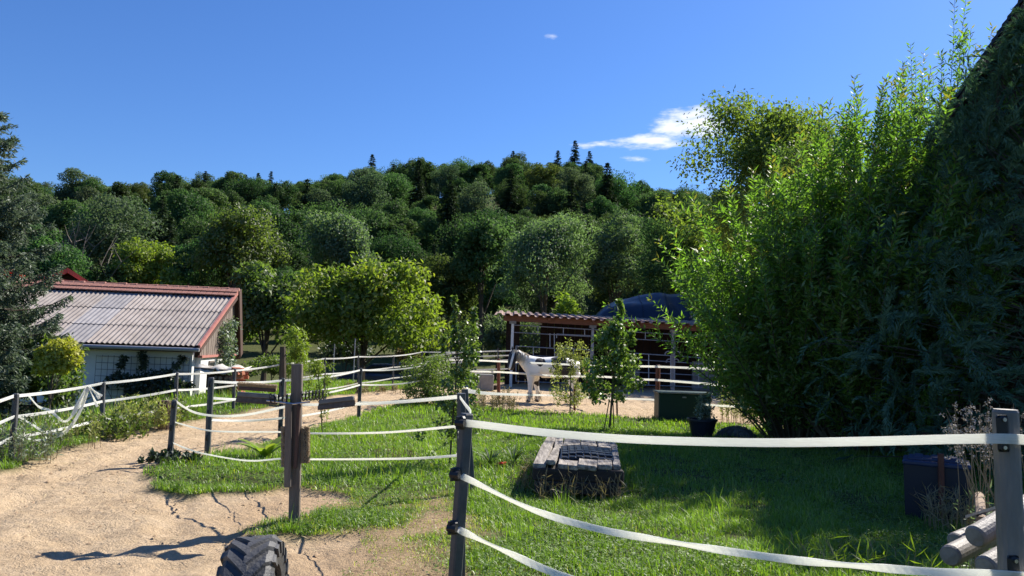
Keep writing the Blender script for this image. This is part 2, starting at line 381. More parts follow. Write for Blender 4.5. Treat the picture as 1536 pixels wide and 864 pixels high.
def drymask(x, y):
    a = sst(.35, -.35, sdist(DRYZ, x, y) + (fnoise(x * 1.7 + 9, y * 1.7, 3) - .5) * 1.0)
    return a * (1 - .9 * sst(.2, -.2, sdist(TONGUE, x, y) + (fnoise(x * 2.7 + 3, y * 2.7, 2) - .5) * .5))
CREST_A = np.array([-1.2, -.68, -.56, -.39, -.28, -.18, -.10, -.01, .08, .125, .145, .19, .5, 1.2])
CREST_E = np.array([.11, .120, .124, .160, .172, .194, .207, .217, .216, .206, .186, .178, .16, .13])
def crest(a): return np.interp(a, CREST_A, CREST_E)
def height(x, y):
    x = np.asarray(x, float); y = np.asarray(y, float)
    a = np.arctan2(x, np.maximum(y, 1.0))
    r = np.sqrt(x * x + y * y)
    hill = crest(a) * 200 * sst(55, 215, r) * np.where(y > 0, 1, 0)
    drop = -.95 * np.exp(-((x + 6.5) / 5.0)**2) * sst(31, 36, y) * sst(62, 50, y) - .75 * sst(-7.6, -10.2, x + .03 * y) * sst(6, 12, y) * sst(60, 45, y)
    und = (fnoise(x * .35, y * .35, 3) - .5) * .10 * sst(4, 9, y)
    return hill + drop + und
def H(x, y):
    s = sandmask(np.array([x]), np.array([y]))[0]
    return float(height(x, y)) - .05 * s
xs = np.unique(np.concatenate([np.linspace(-900, -60, 22), np.linspace(-60, -14, 30), np.linspace(-14, -6, 54), np.linspace(-6, 5, 150), np.linspace(5, 14, 46), np.linspace(14, 60, 24), np.linspace(60, 900, 22)]))
ys = np.unique(np.concatenate([np.linspace(-300, 1, 14), np.linspace(1, 12.5, 150), np.linspace(12.5, 40, 120), np.linspace(40, 300, 66), np.linspace(300, 1500, 16)]))
GX, GY = np.meshgrid(xs, ys)
SM = sandmask(GX.ravel(), GY.ravel()).reshape(GX.shape); DM = drymask(GX.ravel(), GY.ravel()).reshape(GX.shape)
near = sst(45, 30, GY) * sst(-1, 1, GY)
hoof = (fnoise(GX * 4.5, GY * 4.5, 2) - .5) * .06 + (vnoise(GX * 1.1, GY * 1.1) - .5) * .025 - .035 * np.clip(vnoise(GX * 6.3 + 7, GY * 6.3) - .55, 0, 1) / .45 + (vnoise(GX * 10, GY * 10) - .5) * .03
RUT = gp([(40, 900), (75, 840), (110, 790), (150, 745), (215, 705), (300, 668), (400, 635), (520, 606), (610, 592)])
def pdist(pl, x, y, off):
    d = np.full(x.shape, 1e9); s0 = np.zeros(x.shape); acc = 0
    for i in range(len(pl) - 1):
        e = pl[i + 1] - pl[i]; ln = np.hypot(*e); n_ = np.array([-e[1], e[0]]) / ln; a = pl[i] + n_ * off
        t = np.clip(((x - a[0]) * e[0] + (y - a[1]) * e[1]) / ln**2, 0, 1); q = np.hypot(x - a[0] - t * e[0], y - a[1] - t * e[1]); k = q < d; d = np.where(k, q, d); s0 = np.where(k, acc + t * ln, s0); acc += ln
    return d, s0
for off in (-.75, .75):
    d_, s_ = pdist(RUT, GX, GY, off); hoof = hoof - np.exp(-(d_ / .12)**2) * (.020 + .010 * np.sin(s_ * 42)) + .010 * np.exp(-((d_ - .22) / .08)**2)
GZ = height(GX, GY) + (-.05 + hoof) * SM * near + (fnoise(GX * 6, GY * 6, 2) - .5) * .03 * (1 - SM) * near
nx = len(xs); idx = np.arange(nx * len(ys)).reshape(len(ys), nx)
Q = np.stack([idx[:-1, :-1], idx[:-1, 1:], idx[1:, 1:], idx[1:, :-1]], -1).reshape(-1, 4)
VV = np.stack([GX, GY, GZ], -1).reshape(-1, 3)
qs = SM.ravel()[Q].mean(1) > .5
def groundmat():
    m_, t = newmat('ground_soil_sand_turf'); lk = t.links.new
    b = nd(t, 'ShaderNodeBsdfPrincipled'); o = nd(t, 'ShaderNodeOutputMaterial'); lk(b.outputs[0], o.inputs[0]); b.inputs['Roughness'].default_value = .95; b.inputs['Specular IOR Level'].default_value = .15
    tcn = nd(t, 'ShaderNodeTexCoord')
    def noise(s, d=5, r=.6, dist=0):
        n = nd(t, 'ShaderNodeTexNoise'); n.inputs['Scale'].default_value = s; n.inputs['Detail'].default_value = d; n.inputs['Roughness'].default_value = r; lk(tcn.outputs['Object'], n.inputs['Vector']); n.inputs['Distortion'].default_value = dist; return n.outputs[0]
    def mix(f, a, c):
        n = nd(t, 'ShaderNodeMix', data_type='RGBA')
        if isinstance(f, float): n.inputs[0].default_value = f
        else: lk(f, n.inputs[0])
        for i, q in ((6, a), (7, c)):
            if isinstance(q, tuple): n.inputs[i].default_value = (*q, 1)
            else: lk(q, n.inputs[i])
        return n.outputs[2]
    def rng_(x, a, c):
        n = nd(t, 'ShaderNodeMapRange'); lk(x, n.inputs[0]); n.inputs[1].default_value = a; n.inputs[2].default_value = c; return n.outputs[0]
    sand = mix(rng_(noise(1.1, 5), .35, .68), (.53, .395, .25), (.42, .305, .19))
    sand = mix(rng_(noise(9, 6, .7), .45, .75), sand, (.60, .455, .30))
    sand = mix(rng_(noise(38, 5, .75), .56, .74), sand, (.36, .25, .155))
    dirt = mix(rng_(noise(2.5, 5), .35, .65), (.36, .25, .15), (.23, .155, .085))
    dirt = mix(rng_(noise(30, 5, .75), .45, .7), dirt, (.46, .35, .20))
    turf = mix(rng_(noise(1.6, 5), .35, .65), (.045, .065, .015), (.075, .085, .025))
    turf = mix(rng_(noise(24, 5, .7), .5, .72), turf, (.15, .12, .06))
    hillc = mix(rng_(noise(.4, 4), .4, .6), (.03, .04, .012), (.05, .05, .02))
    sa = nd(t, 'ShaderNodeAttribute', attribute_name='sand'); da = nd(t, 'ShaderNodeAttribute', attribute_name='dry')
    dm = nd(t, 'ShaderNodeMath', operation='MULTIPLY'); lk(da.outputs['Fac'], dm.inputs[0]); dm.inputs[1].default_value = .65
    sand = mix(dm.outputs[0], sand, (.40, .275, .165))
    c = mix(da.outputs['Fac'], turf, dirt); c = mix(sa.outputs['Fac'], c, sand)
    lk(c, b.inputs['Base Color'])
    ad = nd(t, 'ShaderNodeMath', operation='ADD'); lk(noise(11, 6, .7), ad.inputs[0])
    m1 = nd(t, 'ShaderNodeMath', operation='MULTIPLY'); lk(noise(55, 5, .7), m1.inputs[0]); m1.inputs[1].default_value = .35; lk(m1.outputs[0], ad.inputs[1])
    bp = nd(t, 'ShaderNodeBump'); bp.inputs['Strength'].default_value = .9; bp.inputs['Distance'].default_value = .06; lk(ad.outputs[0], bp.inputs['Height']); lk(bp.outputs[0], b.inputs['Normal'])
    return m_
M['ground'] = groundmat()
for nm, q in (('ground', Q[~qs]), ('sand_track', Q[qs])):
    used, inv = np.unique(q, return_inverse=True)
    o = mesh(nm, VV[used], inv.reshape(-1, 4), M['ground'], smooth=True)
    for an, src in (('sand', SM), ('dry', DM)):
        a = o.data.attributes.new(an, 'FLOAT', 'POINT'); a.data.foreach_set('value', src.ravel()[used].astype(np.float32))
    props(o, kind='structure')
    o['label'] = 'pale churned sand track curving past the lawn and the shelter' if nm == 'sand_track' else 'grassy ground rising to a wooded hill'

# ------------------------------------------------------------------ grass
def blades(n, y0, y1, hmin, hmax, wid, dens=None, xr=(-13, 10), lean=.55, dry=0, bend=.35):
    a = rng.random(n * 6); y = np.sqrt(y0**2 + (y1**2 - y0**2) * a)           # uniform per ground area inside the view wedge
    x = (rng.random(len(y)) * 2 - 1) * .74 * y
    k = (x > xr[0]) & (x < xr[1]); x, y = x[k], y[k]
    s = sandmask(x, y); d = drymask(x, y)
    clump = fnoise(x * 2.3 + 50, y * 2.3, 3)
    p = (1 - sst(.15, .6, s)) * (1 - .80 * d) * np.clip(.25 + 1.9 * (clump - .25), .12, 1)
    if dens is not None: p = p * dens(x, y)
    k = rng.random(len(x)) < p; x, y, d, clump = x[k][:n], y[k][:n], d[k][:n], clump[k][:n]
    n = len(x); h = (hmin + (hmax - hmin) * rng.random(n)**1.5) * (.55 + .9 * np.clip(clump, .2, .9)) * (1 - .6 * d)
    th = rng.random(n) * 2 * np.pi; l = rng.random(n) * lean
    lx, ly = np.cos(th) * l, np.sin(th) * l
    z = height(x, y) - .01
    up = np.stack([lx, ly, np.ones(n)], -1); up = unit(up)
    tip = unit(np.stack([lx * (1 + 3 * bend), ly * (1 + 3 * bend), np.ones(n) * (.9 - bend * .5)], -1))
    sd_ = np.stack([-np.sin(th + rng.normal(size=n) * .5), np.cos(th), np.zeros(n)], -1)
    P = np.stack([x, y, z], -1); w_ = (wid * (.7 + .6 * rng.random(n)))[:, None] * sd_
    mid = P + up * (h * .6)[:, None]; tp = mid + tip * (h * .45)[:, None]
    V = np.stack([P - w_ * .5, P + w_ * .5, mid + w_ * .4, mid - w_ * .4, tp], 1).reshape(-1, 3)
    i = np.arange(n)[:, None] * 5
    f1 = i + np.array([[0, 1, 2, 3]]); f2 = i + np.array([[3, 2, 4, 4]])
    tint = np.clip(.15 + .8 * fnoise(x * .9, y * .9, 3) * (.5 + rng.random(n) * .7), 0, .85)
    tint = np.where(rng.random(n) < (.035 + .5 * d + dry), 1.0, tint)
    return V, f1, f2, tint
def grassobj(name, sets, mat, label):
    V = []; F3 = []; Fq = []; T = []; off = 0
    for v, f1, f2, t in sets:
        V.append(v); Fq.append(f1 + off); F3.append(f2[:, :3] + off); T.append(t); off += len(v)
    V = np.concatenate(V); Fq = np.concatenate(Fq); F3 = np.concatenate(F3); T = np.concatenate(T)
    me = bpy.data.meshes.new(name); me.vertices.add(len(V)); me.vertices.foreach_set('co', V.astype(np.float32).ravel())
    nl = len(Fq) * 4 + len(F3) * 3; me.loops.add(nl); me.loops.foreach_set('vertex_index', np.concatenate([Fq.ravel(), F3.ravel()]).astype(np.int32))
    me.polygons.add(len(Fq) + len(F3)); st = np.concatenate([np.arange(len(Fq)) * 4, len(Fq) * 4 + np.arange(len(F3)) * 3]).astype(np.int32)
    me.polygons.foreach_set('loop_start', st); me.update(calc_edges=True)
    a = me.attributes.new('tint', 'FLOAT', 'FACE'); a.data.foreach_set('value', np.concatenate([T, T]).astype(np.float32))
    me.materials.append(mat); o = bpy.data.objects.new(name, me); col.objects.link(o); props(o, label, None, None, 'stuff'); return o
tuft = lambda x, y: (fnoise(x * 3.1 + 20, y * 3.1, 2) > .62).astype(float)
nodry = lambda x, y: 1 - np.clip(drymask(x, y) * 1.4, 0, 1)
sets = [blades(190000, 3.2, 8.5, .035, .10, .0055, xr=(-7, 6), lean=.95, bend=.6), blades(160000, 8.5, 16, .04, .10, .009, xr=(-9.5, 9), lean=.85, bend=.5), blades(130000, 16, 40, .05, .13, .017, xr=(-20, 12)),
        blades(16000, 3.2, 16, .10, .24, .006, dens=lambda x, y: tuft(x, y) * nodry(x, y), lean=.8, dry=.05)]
edge = lambda x, y: sst(0.02, .1, sandmask(x, y)) * sst(.75, .3, sandmask(x, y))
sets.append(blades(9000, 4, 22, .05, .13, .008, dens=edge, lean=.9))
def wedge(x, y): return sst(.5, -.2, np.abs(x - (-8.2 + .1 * (y - 12))) - .9)
sets.append(blades(9000, 9, 22, .15, .40, .011, dens=lambda x, y: wedge(x, y) * (fnoise(x * 1.5, y * 1.5, 2) > .45), xr=(-13, -5), lean=.7, dry=.08))
grassobj('grass', sets, M['grass'], 'rough green meadow grass covering the lawn and verges')

def clover(n, y0, y1, size, xr):
    y = np.sqrt(y0**2 + (y1**2 - y0**2) * rng.random(n * 4)); x = (rng.random(len(y)) * 2 - 1) * .74 * y
    k = (x > xr[0]) & (x < xr[1]); x, y = x[k], y[k]
    p = (1 - sst(.1, .5, sandmask(x, y))) * (1 - .7 * drymask(x, y)) * sst(.42, .62, fnoise(x * 1.3 + 31, y * 1.3, 3)); k = rng.random(len(x)) < p; x, y = x[k][:n], y[k][:n]; n = len(x)
    P = np.stack([x, y, height(x, y) + .02 + .05 * rng.random(n)], -1); th = rng.random(n) * 6.283
    D = np.stack([np.cos(th), np.sin(th), .35 * (rng.random(n) - .3)], -1); Nn = unit(np.array([0, 0, 1.]) + rdir(n) * .4)
    return P, D, Nn, size * (.6 + .8 * rng.random(n)), size * .75 * (.6 + .8 * rng.random(n))
c1, c2 = clover(16000, 3.2, 9, .026, (-7, 6)), clover(15000, 9, 18, .04, (-9, 9))
props(leafmesh('clover', *[np.concatenate([a, b]) for a, b in zip(c1, c2)], M['clover']), 'low clover leaves between the grass blades', kind='stuff')
n = 5200; y = np.sqrt(3.2**2 + (20**2 - 3.2**2) * rng.random(n * 3)); x = (rng.random(len(y)) * 2 - 1) * .74 * y; k = sandmask(x, y) > .55; x, y = x[k][:n], y[k][:n]; n = len(x)
r = (.005 + .022 * rng.random(n)**4) * (.8 + y * .03); z = height(x, y) - .05 + (fnoise(x * 4.5, y * 4.5, 2) - .5) * .06 + (vnoise(x * 1.1, y * 1.1) - .5) * .025
base_ = np.array([(1, 0, 0), (-.5, .8, 0), (-.5, -.8, 0), (.1, .1, .75)]); V = np.stack([x, y, z], -1)[:, None] + (base_ * (1 + .5 * (rng.random((n, 4, 3)) - .5))) * r[:, None, None]
th = rng.random(n) * 6.283
Fc = (np.arange(n)[:, None, None] * 4 + np.array([[0, 1, 3], [1, 2, 3], [2, 0, 3]])[None]).reshape(-1, 3)
M['clod'] = plain('sand_clods', (.42, .30, .19), (.26, .18, .11), .95, 3)
props(mesh('clods', V.reshape(-1, 3), Fc, M['clod']), 'small clods and stones scattered on the sand', kind='stuff')

n = 2600; y = np.sqrt(3.2**2 + (22**2 - 3.2**2) * rng.random(n * 3)); x = (rng.random(len(y)) * 2 - 1) * .74 * y; k = (sandmask(x, y) > .3) & (rng.random(len(x)) < .25 + .75 * (fnoise(x * 1.1 + 5, y * 1.1, 2) > .55)); x, y = x[k][:n], y[k][:n]; n = len(x)
th = rng.random(n) * 6.283; P = np.stack([x, y, height(x, y) - .012 + .02 * rng.random(n)], -1); D = np.stack([np.cos(th), np.sin(th), .15 * rng.normal(size=n)], -1)
M['straw'] = plain('straw', (.62, .50, .28), (.40, .29, .15), .8, 20)
props(leafmesh('straw', P, D, unit(np.array([0, 0, 1.]) + rdir(n) * .3), .05 + .09 * rng.random(n), .004 + .0006 * y, M['straw']), 'scattered bits of straw and hay on the sand', kind='stuff')

# ------------------------------------------------------------------ trees
def blobs(n, R, Hh, c, rc, shape=.5, flat=.0):
    """clump centres in a crown of radius R, half height Hh round centre c"""
    d = rdir(n); d[:, 2] = np.where(d[:, 2] < -.55, -d[:, 2], d[:, 2]); r = rng.random(n)**(shape / 1.5) * .82 + .08
    kk = rdir(4); irr = .64 + .66 * np.clip((np.maximum(d @ kk.T, 0)**2.2).max(1), 0, 1) - .45 * np.clip((d @ rdir(1)[0])**3, 0, 1)
    return np.array(c) + d * (r * irr)[:, None] * np.array([R, R, Hh]), rc * (.65 + .7 * rng.random(n))
def clumpleaves(C, rc, per, L, Wd, down=.2, fill=.5, squash=.8):
    n = len(C) * per; d = rdir(n); ci = np.repeat(np.arange(len(C)), per)
    rr = rc[ci] * (fill + (1 - fill) * rng.random(n))
    P = C[ci] + d * rr[:, None] * np.array([1, 1, squash])
    Nn = unit(d + rdir(n) * .7 + np.array([0, 0, .35])); D = unit(rdir(n) + d * .4 - np.array([0, 0, down]))
    t = np.clip(rng.random(len(C))[ci] * .55 + rng.random(n) * .45, 0, 1)
    return P, D, Nn, L * (.7 + .6 * rng.random(n)), Wd * (.7 + .6 * rng.random(n)), t
def lm(name, tp, mat, parent): return leafmesh(name, *tp[:5], mat, parent, tint=tp[5])
def trunkmb(base, top, r0, r1, wob=.15, limbs=(), n=7):
    mb = MB(); base = Vector(base); top = Vector(top); k = 6; pts = []
    for i in range(k + 1):
        p = base.lerp(top, i / k)
        if 0 < i: p = p + Vector((random.uniform(-wob, wob), random.uniform(-wob, wob), 0)) * (i / k)
        pts.append(p)
    mb.tube(pts, [r0 * (1 - i / k) + r1 * i / k + (r0 * .35 if i == 0 else 0) for i in range(k + 1)], n)
    for c in limbs:
        i = random.randint(2, k - 1); a = pts[i]; c = Vector(c); m_ = a.lerp(c, .5) + Vector((0, 0, .12 * (c - a).length))
        r = r0 * .45 * (1 - i / k * .5); mb.tube([a, m_, c], [r, r * .6, r * .2], 5)
    return mb
PROTO = {}
def forest_broad(name, R, Ht, matn, nclump=90, per=150, lf=.30):
    """unlinked local prototype at origin"""
    t = thing(name, (0, 0, 0), '', 'tree'); Hh = Ht * .40
    C, rc = blobs(nclump, R, Hh, (0, 0, Ht - Hh * 1.02), R * .25)
    C2, rc2 = blobs(14, R * .62, Ht * .22, (0, 0, Ht * .28), R * .28); C = np.concatenate([C, C2]); rc = np.concatenate([rc, rc2])
    lm('crown', clumpleaves(C, rc, per, lf, lf * .75, fill=.72), M[matn], t)
    trunkmb((0, 0, -.5), (0, 0, Ht * .75), .32, .08, .3, [C[i] for i in range(0, len(C), 9)]).build('trunk', M['bark'], t)
    return t
def forest_conifer(name, R, Ht, tiers=26, per=13, matn='dgreen'):
    t = thing(name, (0, 0, 0), '', 'tree'); P = []; D = []
    for k in range(tiers):
        f = k / (tiers - 1); z = Ht * (.12 + .87 * f); r = R * (1 - f)**.8 + .12
        m_ = max(6, int(per * (1 - f * .55)))
        for j in range(m_):
            a = random.random() * 2 * math.pi; rl = r * random.uniform(.75, 1.12); q = max(3, int(rl * 7))
            for s in range(q):
                u = (s + random.random()) / q
                for e in range(4):
                    P.append((math.cos(a) * rl * u + random.gauss(0, .12), math.sin(a) * rl * u + random.gauss(0, .12), z - .32 * rl * u + .1 * rl * u * u + random.gauss(0, .08)))
                    D.append((math.cos(a) + random.gauss(0, .6), math.sin(a) + random.gauss(0, .6), -.35 + random.gauss(0, .25)))
    P = np.array(P); n = len(P); Nn = unit(np.array([0, 0, 1.]) + rdir(n) * .5)
    leafmesh('crown', P, np.array(D), Nn, .5 * (.6 + .7 * rng.random(n)), .17 * (.6 + .8 * rng.random(n)), M[matn], t)
    trunkmb((0, 0, -.5), (0, 0, Ht * .97), .24, .03, .05).build('trunk', M['bark'], t)
    return t
KINDS_ = [
    (forest_broad('broadleaf_tree', 4.6, 13.0, 'beech'), 'full round broadleaf tree in the wood on the hillside', 'round crowned trees of the hillside wood', 3),
    (forest_broad('broadleaf_tree', 3.8, 14.5, 'beech', 80, 150), 'tall oval broadleaf tree in the wood on the hillside', 'oval crowned trees of the hillside wood', 3),
    (forest_broad('broadleaf_tree', 5.2, 12.0, 'beech', 105, 140), 'wide spreading broadleaf tree in the wood on the hillside', 'wide crowned trees of the hillside wood', 3),
    (forest_broad('broadleaf_tree', 4.2, 13.5, 'beech2', 84, 140), 'y', 'y', .9),
    (forest_broad('broadleaf_tree', 4.4, 14.0, 'beech3', 88, 140), 'y', 'y', 2),
    (forest_broad('broadleaf_tree', 3.4, 12.5, 'beech', 64, 150), 'y', 'y', 2),
    (forest_conifer('spruce_tree', 2.9, 15.0), 'dark narrow spruce among the broadleaf trees of the hillside', 'spruces of the hillside wood', 1.6),
]
USED = [False] * len(KINDS_)
def plant(k, x, y, s, rz, label, group, cat='tree', mat=None):
    p = KINDS_[k][0]
    o = p if not USED[k] else copy_tree(p); USED[k] = True
    o.location = (x, y, float(height(x, y)) - .3); o.scale = (s * random.uniform(.9, 1.1), s * random.uniform(.9, 1.1), s); o.rotation_euler = (0, 0, rz)
    props(o, label, cat, group)
    if 'group' in o and group is None: del o['group']
    return o
wts = [k[3] for k in KINDS_]; cnt = 0; y = 66.0; spots = []
while y < 224:
    a = -.76
    while a < .30:
        r = y; x = r * math.sin(a) + random.uniform(-2.4, 2.4); yy = r * math.cos(a) + random.uniform(-3.2, 3.2)
        spots.append((x, yy, r, a)); a += (6.9 if r < 165 else 6.2) / r * random.uniform(.85, 1.15)
    y += 10.5 if y < 150 else 12.5
random.shuffle(spots)
print('forest trees', len(spots))
for (x, yy, r, a) in spots[:335]:
    k = random.choices(range(7), wts)[0]
    s = random.uniform(.76, 1.06) * (.74 if r < 90 else .92)
    if r > 165: s *= .84
    if r > 180 and random.random() < .13: k = 6; s *= 1.0
    band = 'high on the ridge of the wood' if r > 185 else ('half way up the wooded hill' if r > 118 else 'at the foot of the wooded hill')
    colm = 'above the white barn' if a < -.37 else ('above the walnut tree' if a < -.13 else 'above the horse shelter')
    kd = ('round green broadleaf', 'tall oval broadleaf', 'wide green broadleaf', 'yellowish broadleaf', 'greyish green broadleaf', 'narrow green broadleaf', 'dark pointed spruce')[k]
    plant(k, x, yy, s, random.random() * 6.28, kd + ' tree ' + band + ' ' + colm, kd + ' trees ' + band + ' ' + colm)
def az_at(u, v, r):
    d = ray(u, v); q = math.atan2(d.x, d.y); return r * math.sin(q), r * math.cos(q)
# picked out on the crest
for (u, s, k, lab) in ((862, 1.12, 6, 'tallest dark spruce standing above the ridge line of the wood'), (884, .98, 6, 'second dark spruce just right of the tallest one on the ridge'), (558, 1.0, 6, 'pointed dark spruce on the ridge above the middle of the wood')):
    x, yy = az_at(u, 250, 206); plant(k, x, yy, s, 1.0, lab, None)

# middle-distance trees of their own
def round_tree(name, base, R, Hh, cz, matn, label, cat='tree', nclump=70, per=120, L=.22, Wd=.13, rc=.30, trunk=.16, down=.3, fill=.5, squash=.8, group=None, shape=.5, lean=(0, 0), trunkmat='bark'):
    t = thing(name, base, label, cat, group); c = (base[0] + lean[0], base[1] + lean[1], cz)
    C, rcs = blobs(nclump, R, Hh, c, R * rc, shape)
    lm('foliage' if cat != 'tree' else 'crown', clumpleaves(C, rcs, per, L, Wd, down, fill, squash), M[matn], t)
    if trunk: trunkmb(Vector(base) - Vector((0, 0, .15)), (c[0], c[1], cz + Hh * .3), trunk, trunk * .3, .1, [C[i] for i in range(0, len(C), 6)]).build('trunk' if cat == 'tree' else 'stem', M[trunkmat], t)
    return t
def base_at(u, y, z=None):
    x = at(u, 520, y).x; return (x, y, H(x, y) if z is None else z)
b = base_at(546, 36)
round_tree('walnut_tree', b, 3.5, 2.55, 2.85, 'walnut', 'broad yellow-green walnut tree with a low dome crown behind the track', nclump=95, per=230, L=.24, Wd=.125, trunk=.17, down=.6, rc=.27, fill=.45)
b = base_at(398, 38); round_tree('leafy_tree', b, 2.0, 2.6, 3.0, 'bush', 'dense mid-green tree between the white barn and the walnut tree', nclump=70, per=110, L=.26, Wd=.15, rc=.34)
b = base_at(205, 58); round_tree('leafy_tree', b, 2.6, 2.4, 6.2, 'lime', 'fresh green round tree showing above the barn ridge', nclump=60, per=209, L=0.238, Wd=0.154, trunk=.2)
b = base_at(345, 60); round_tree('leafy_tree', b, 3.6, 3.6, 8.2, 'bush', 'tall green tree standing above the right end of the barn roof', nclump=75, per=209, L=0.252, Wd=0.168, trunk=.25)
b = base_at(505, 66); round_tree('leafy_tree', b, 3.3, 4.3, 9.6, 'silver', 'blue-green upright oval tree rising behind the walnut tree', nclump=80, per=228, L=0.252, Wd=0.140, trunk=.25, down=.6)
b = base_at(150, 62); round_tree('leafy_tree', b, 4.0, 3.8, 8.6, 'beech3', 'grey-green tree behind the barn beside the bare grey branches', nclump=70, per=152, L=0.252, Wd=0.154, trunk=.25)
b = base_at(815, 58); round_tree('willow_tree', b, 4.3, 5.2, 8.2, 'silver', 'large silvery grey-green willow behind the shelter', nclump=100, per=228, L=0.252, Wd=0.105, trunk=.3, down=.8)
b = base_at(720, 64); round_tree('leafy_tree', b, 2.9, 4.6, 9.0, 'beech', 'tall dark green tree in the gap left of the silvery willow', nclump=70, per=209, L=0.252, Wd=0.168, trunk=.25)
b = base_at(925, 58); round_tree('leafy_tree', b, 3.0, 4.2, 7.4, 'silver', 'grey-green tree behind the tarpaulin mound', nclump=70, per=209, L=0.238, Wd=0.126, trunk=.25)
b = base_at(772, 44); round_tree('silver_shrub', b, 1.9, 2.0, 2.3, 'silver', 'silvery shrub behind the left end of the shelter roof', 'shrub', nclump=60, per=110, L=.24, Wd=.075, trunk=.08)
b = base_at(745, 41); round_tree('silver_shrub', b, .9, 1.5, 1.9, 'silver', 'narrow dark silvery shrub outside the left post of the shelter', 'shrub', nclump=40, per=110, L=.22, Wd=.07, trunk=.06)
b = base_at(850, 45); round_tree('lime_shrub', b, 1.3, 1.9, 2.7, 'lime', 'bright lime-green shrub above the shelter roof beside the tarpaulin mound', 'shrub', nclump=45, per=110, L=.24, Wd=.10, trunk=.08)
b = base_at(1172, 47); t = round_tree('olive_tree', b, 7.6, 9.6, 11.2, 'olive', 'yellowish olive tree leaning over the shelter roof behind the tall willow shrub', nclump=170, per=210, L=.28, Wd=.14, trunk=.28, rc=.22, fill=.3)
b = base_at(1005, 50); round_tree('olive_tree', b, 3.2, 4.6, 6.0, 'beech', 'smaller olive-green tree behind the right end of the shelter', nclump=80, per=266, L=0.175, Wd=0.091, trunk=.16, rc=.26, fill=.3)
b = base_at(1215, 37); round_tree('olive_tree', b, 4.6, 5.6, 7.2, 'bush', 'dark green tree hidden behind the middle of the tall willow shrub', nclump=90, per=110, L=.20, Wd=.11, trunk=.2, rc=.26, fill=.3)
b = base_at(612, 36); round_tree('hedge_shrub', b, .8, .45, .85, 'dryweed', 'reddish brown garden shrub behind the dark blue car', 'shrub', nclump=30, per=90, L=.13, Wd=.06, trunk=.03)
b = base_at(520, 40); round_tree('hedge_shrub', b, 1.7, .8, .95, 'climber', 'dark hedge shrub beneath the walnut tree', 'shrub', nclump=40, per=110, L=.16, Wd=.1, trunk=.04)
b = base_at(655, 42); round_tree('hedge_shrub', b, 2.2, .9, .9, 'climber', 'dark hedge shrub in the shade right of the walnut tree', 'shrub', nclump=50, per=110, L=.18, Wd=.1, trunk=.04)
b = base_at(410, 30); round_tree('weedy_shrub', b, 1.1, .5, .55, 'bush', 'low weedy shrub right of the woodpile', 'shrub', nclump=36, per=90, L=.12, Wd=.06, trunk=.03)
b = base_at(80, 14.8); round_tree('golden_shrub', b, .44, .42, 1.05, 'golden', 'yellow-leaved shrub against the white barn wall under the spruce', 'shrub', nclump=40, per=100, L=.09, Wd=.055, trunk=.03)
b = base_at(60, 17.0); round_tree('green_shrub', b, .9, .9, .55, 'bush', 'dark green shrub below the yellow-leaved shrub', 'shrub', nclump=50, per=100, L=.12, Wd=.07, trunk=.05)

# spruce at the left edge
def near_spruce(base, Ht, Rm):
    t = thing('spruce_tree', base, 'big blue-green spruce cut off by the left edge of the photo', 'tree'); B = Vector(base)
    trunkmb(B, B + Vector((0, 0, Ht)), .24, .02, .03).build('trunk', M['bark'], t)
    P = []; D = []; br = MB()
    z = .35
    while z < Ht - .15:
        f = z / Ht; r = Rm * (1 - f)**.85 + .15
        for j in range(int(6 + 6 * (1 - f))):
            a = random.random() * 6.283; rl = r * random.uniform(.7, 1.15); ca, sa = math.cos(a), math.sin(a)
            droop = .30 - .45 * f
            pts = []
            for k in range(6):
                u = k / 5; pts.append(B + Vector((ca * rl * u, sa * rl * u, z - droop * rl * u + .34 * rl * u * u * u)))
            br.tube(pts, [.03 * (1 - f * .6) * (1 - k / 6) + .004 for k in range(6)], 4, False)
            nt_ = max(6, int(rl * 20))
            for q in range(nt_):
                u = .12 + .88 * (q + random.random()) / nt_; i = min(int(u * 5), 4); p = pts[i].lerp(pts[i + 1], u * 5 - i)
                sdv = random.choice((-1, 1)); tl = (.16 + .30 * (1 - u)) * random.uniform(.6, 1.2)
                dv = Vector((ca * .6 - sa * sdv, sa * .6 + ca * sdv, -.75 if f < .7 else -.1)).normalized()
                for e in range(6):
                    w_ = e / 6; pp = p + dv * tl * w_
                    for s2 in (0, 1, 2):
                        P.append(pp); D.append(dv * .8 + Vector((random.gauss(0, .6), random.gauss(0, .6), random.gauss(0, .5))))
            if f > .55:
                for e in range(16):
                    u = random.random(); i = min(int(u * 5), 4); p = pts[i].lerp(pts[i + 1], u * 5 - i); P.append(p); D.append(Vector((ca, sa, .6)) + Vector((random.gauss(0, .5), random.gauss(0, .5), random.gauss(0, .5))))
        z += .17 + .12 * f
    n = len(P); P = np.array([tuple(p) for p in P]) + rng.normal(size=(n, 3)) * .012
    leafmesh('needles', P, np.array([tuple(d) for d in D]), rdir(n), .105 * (.7 + .6 * rng.random(n)), .030, M['spruce'], t, fold=.05)
    br.build('branches', M['bark'], t); print('spruce faces', n)
b = base_at(-45, 16.5); near_spruce(b, 7.3, 2.25)

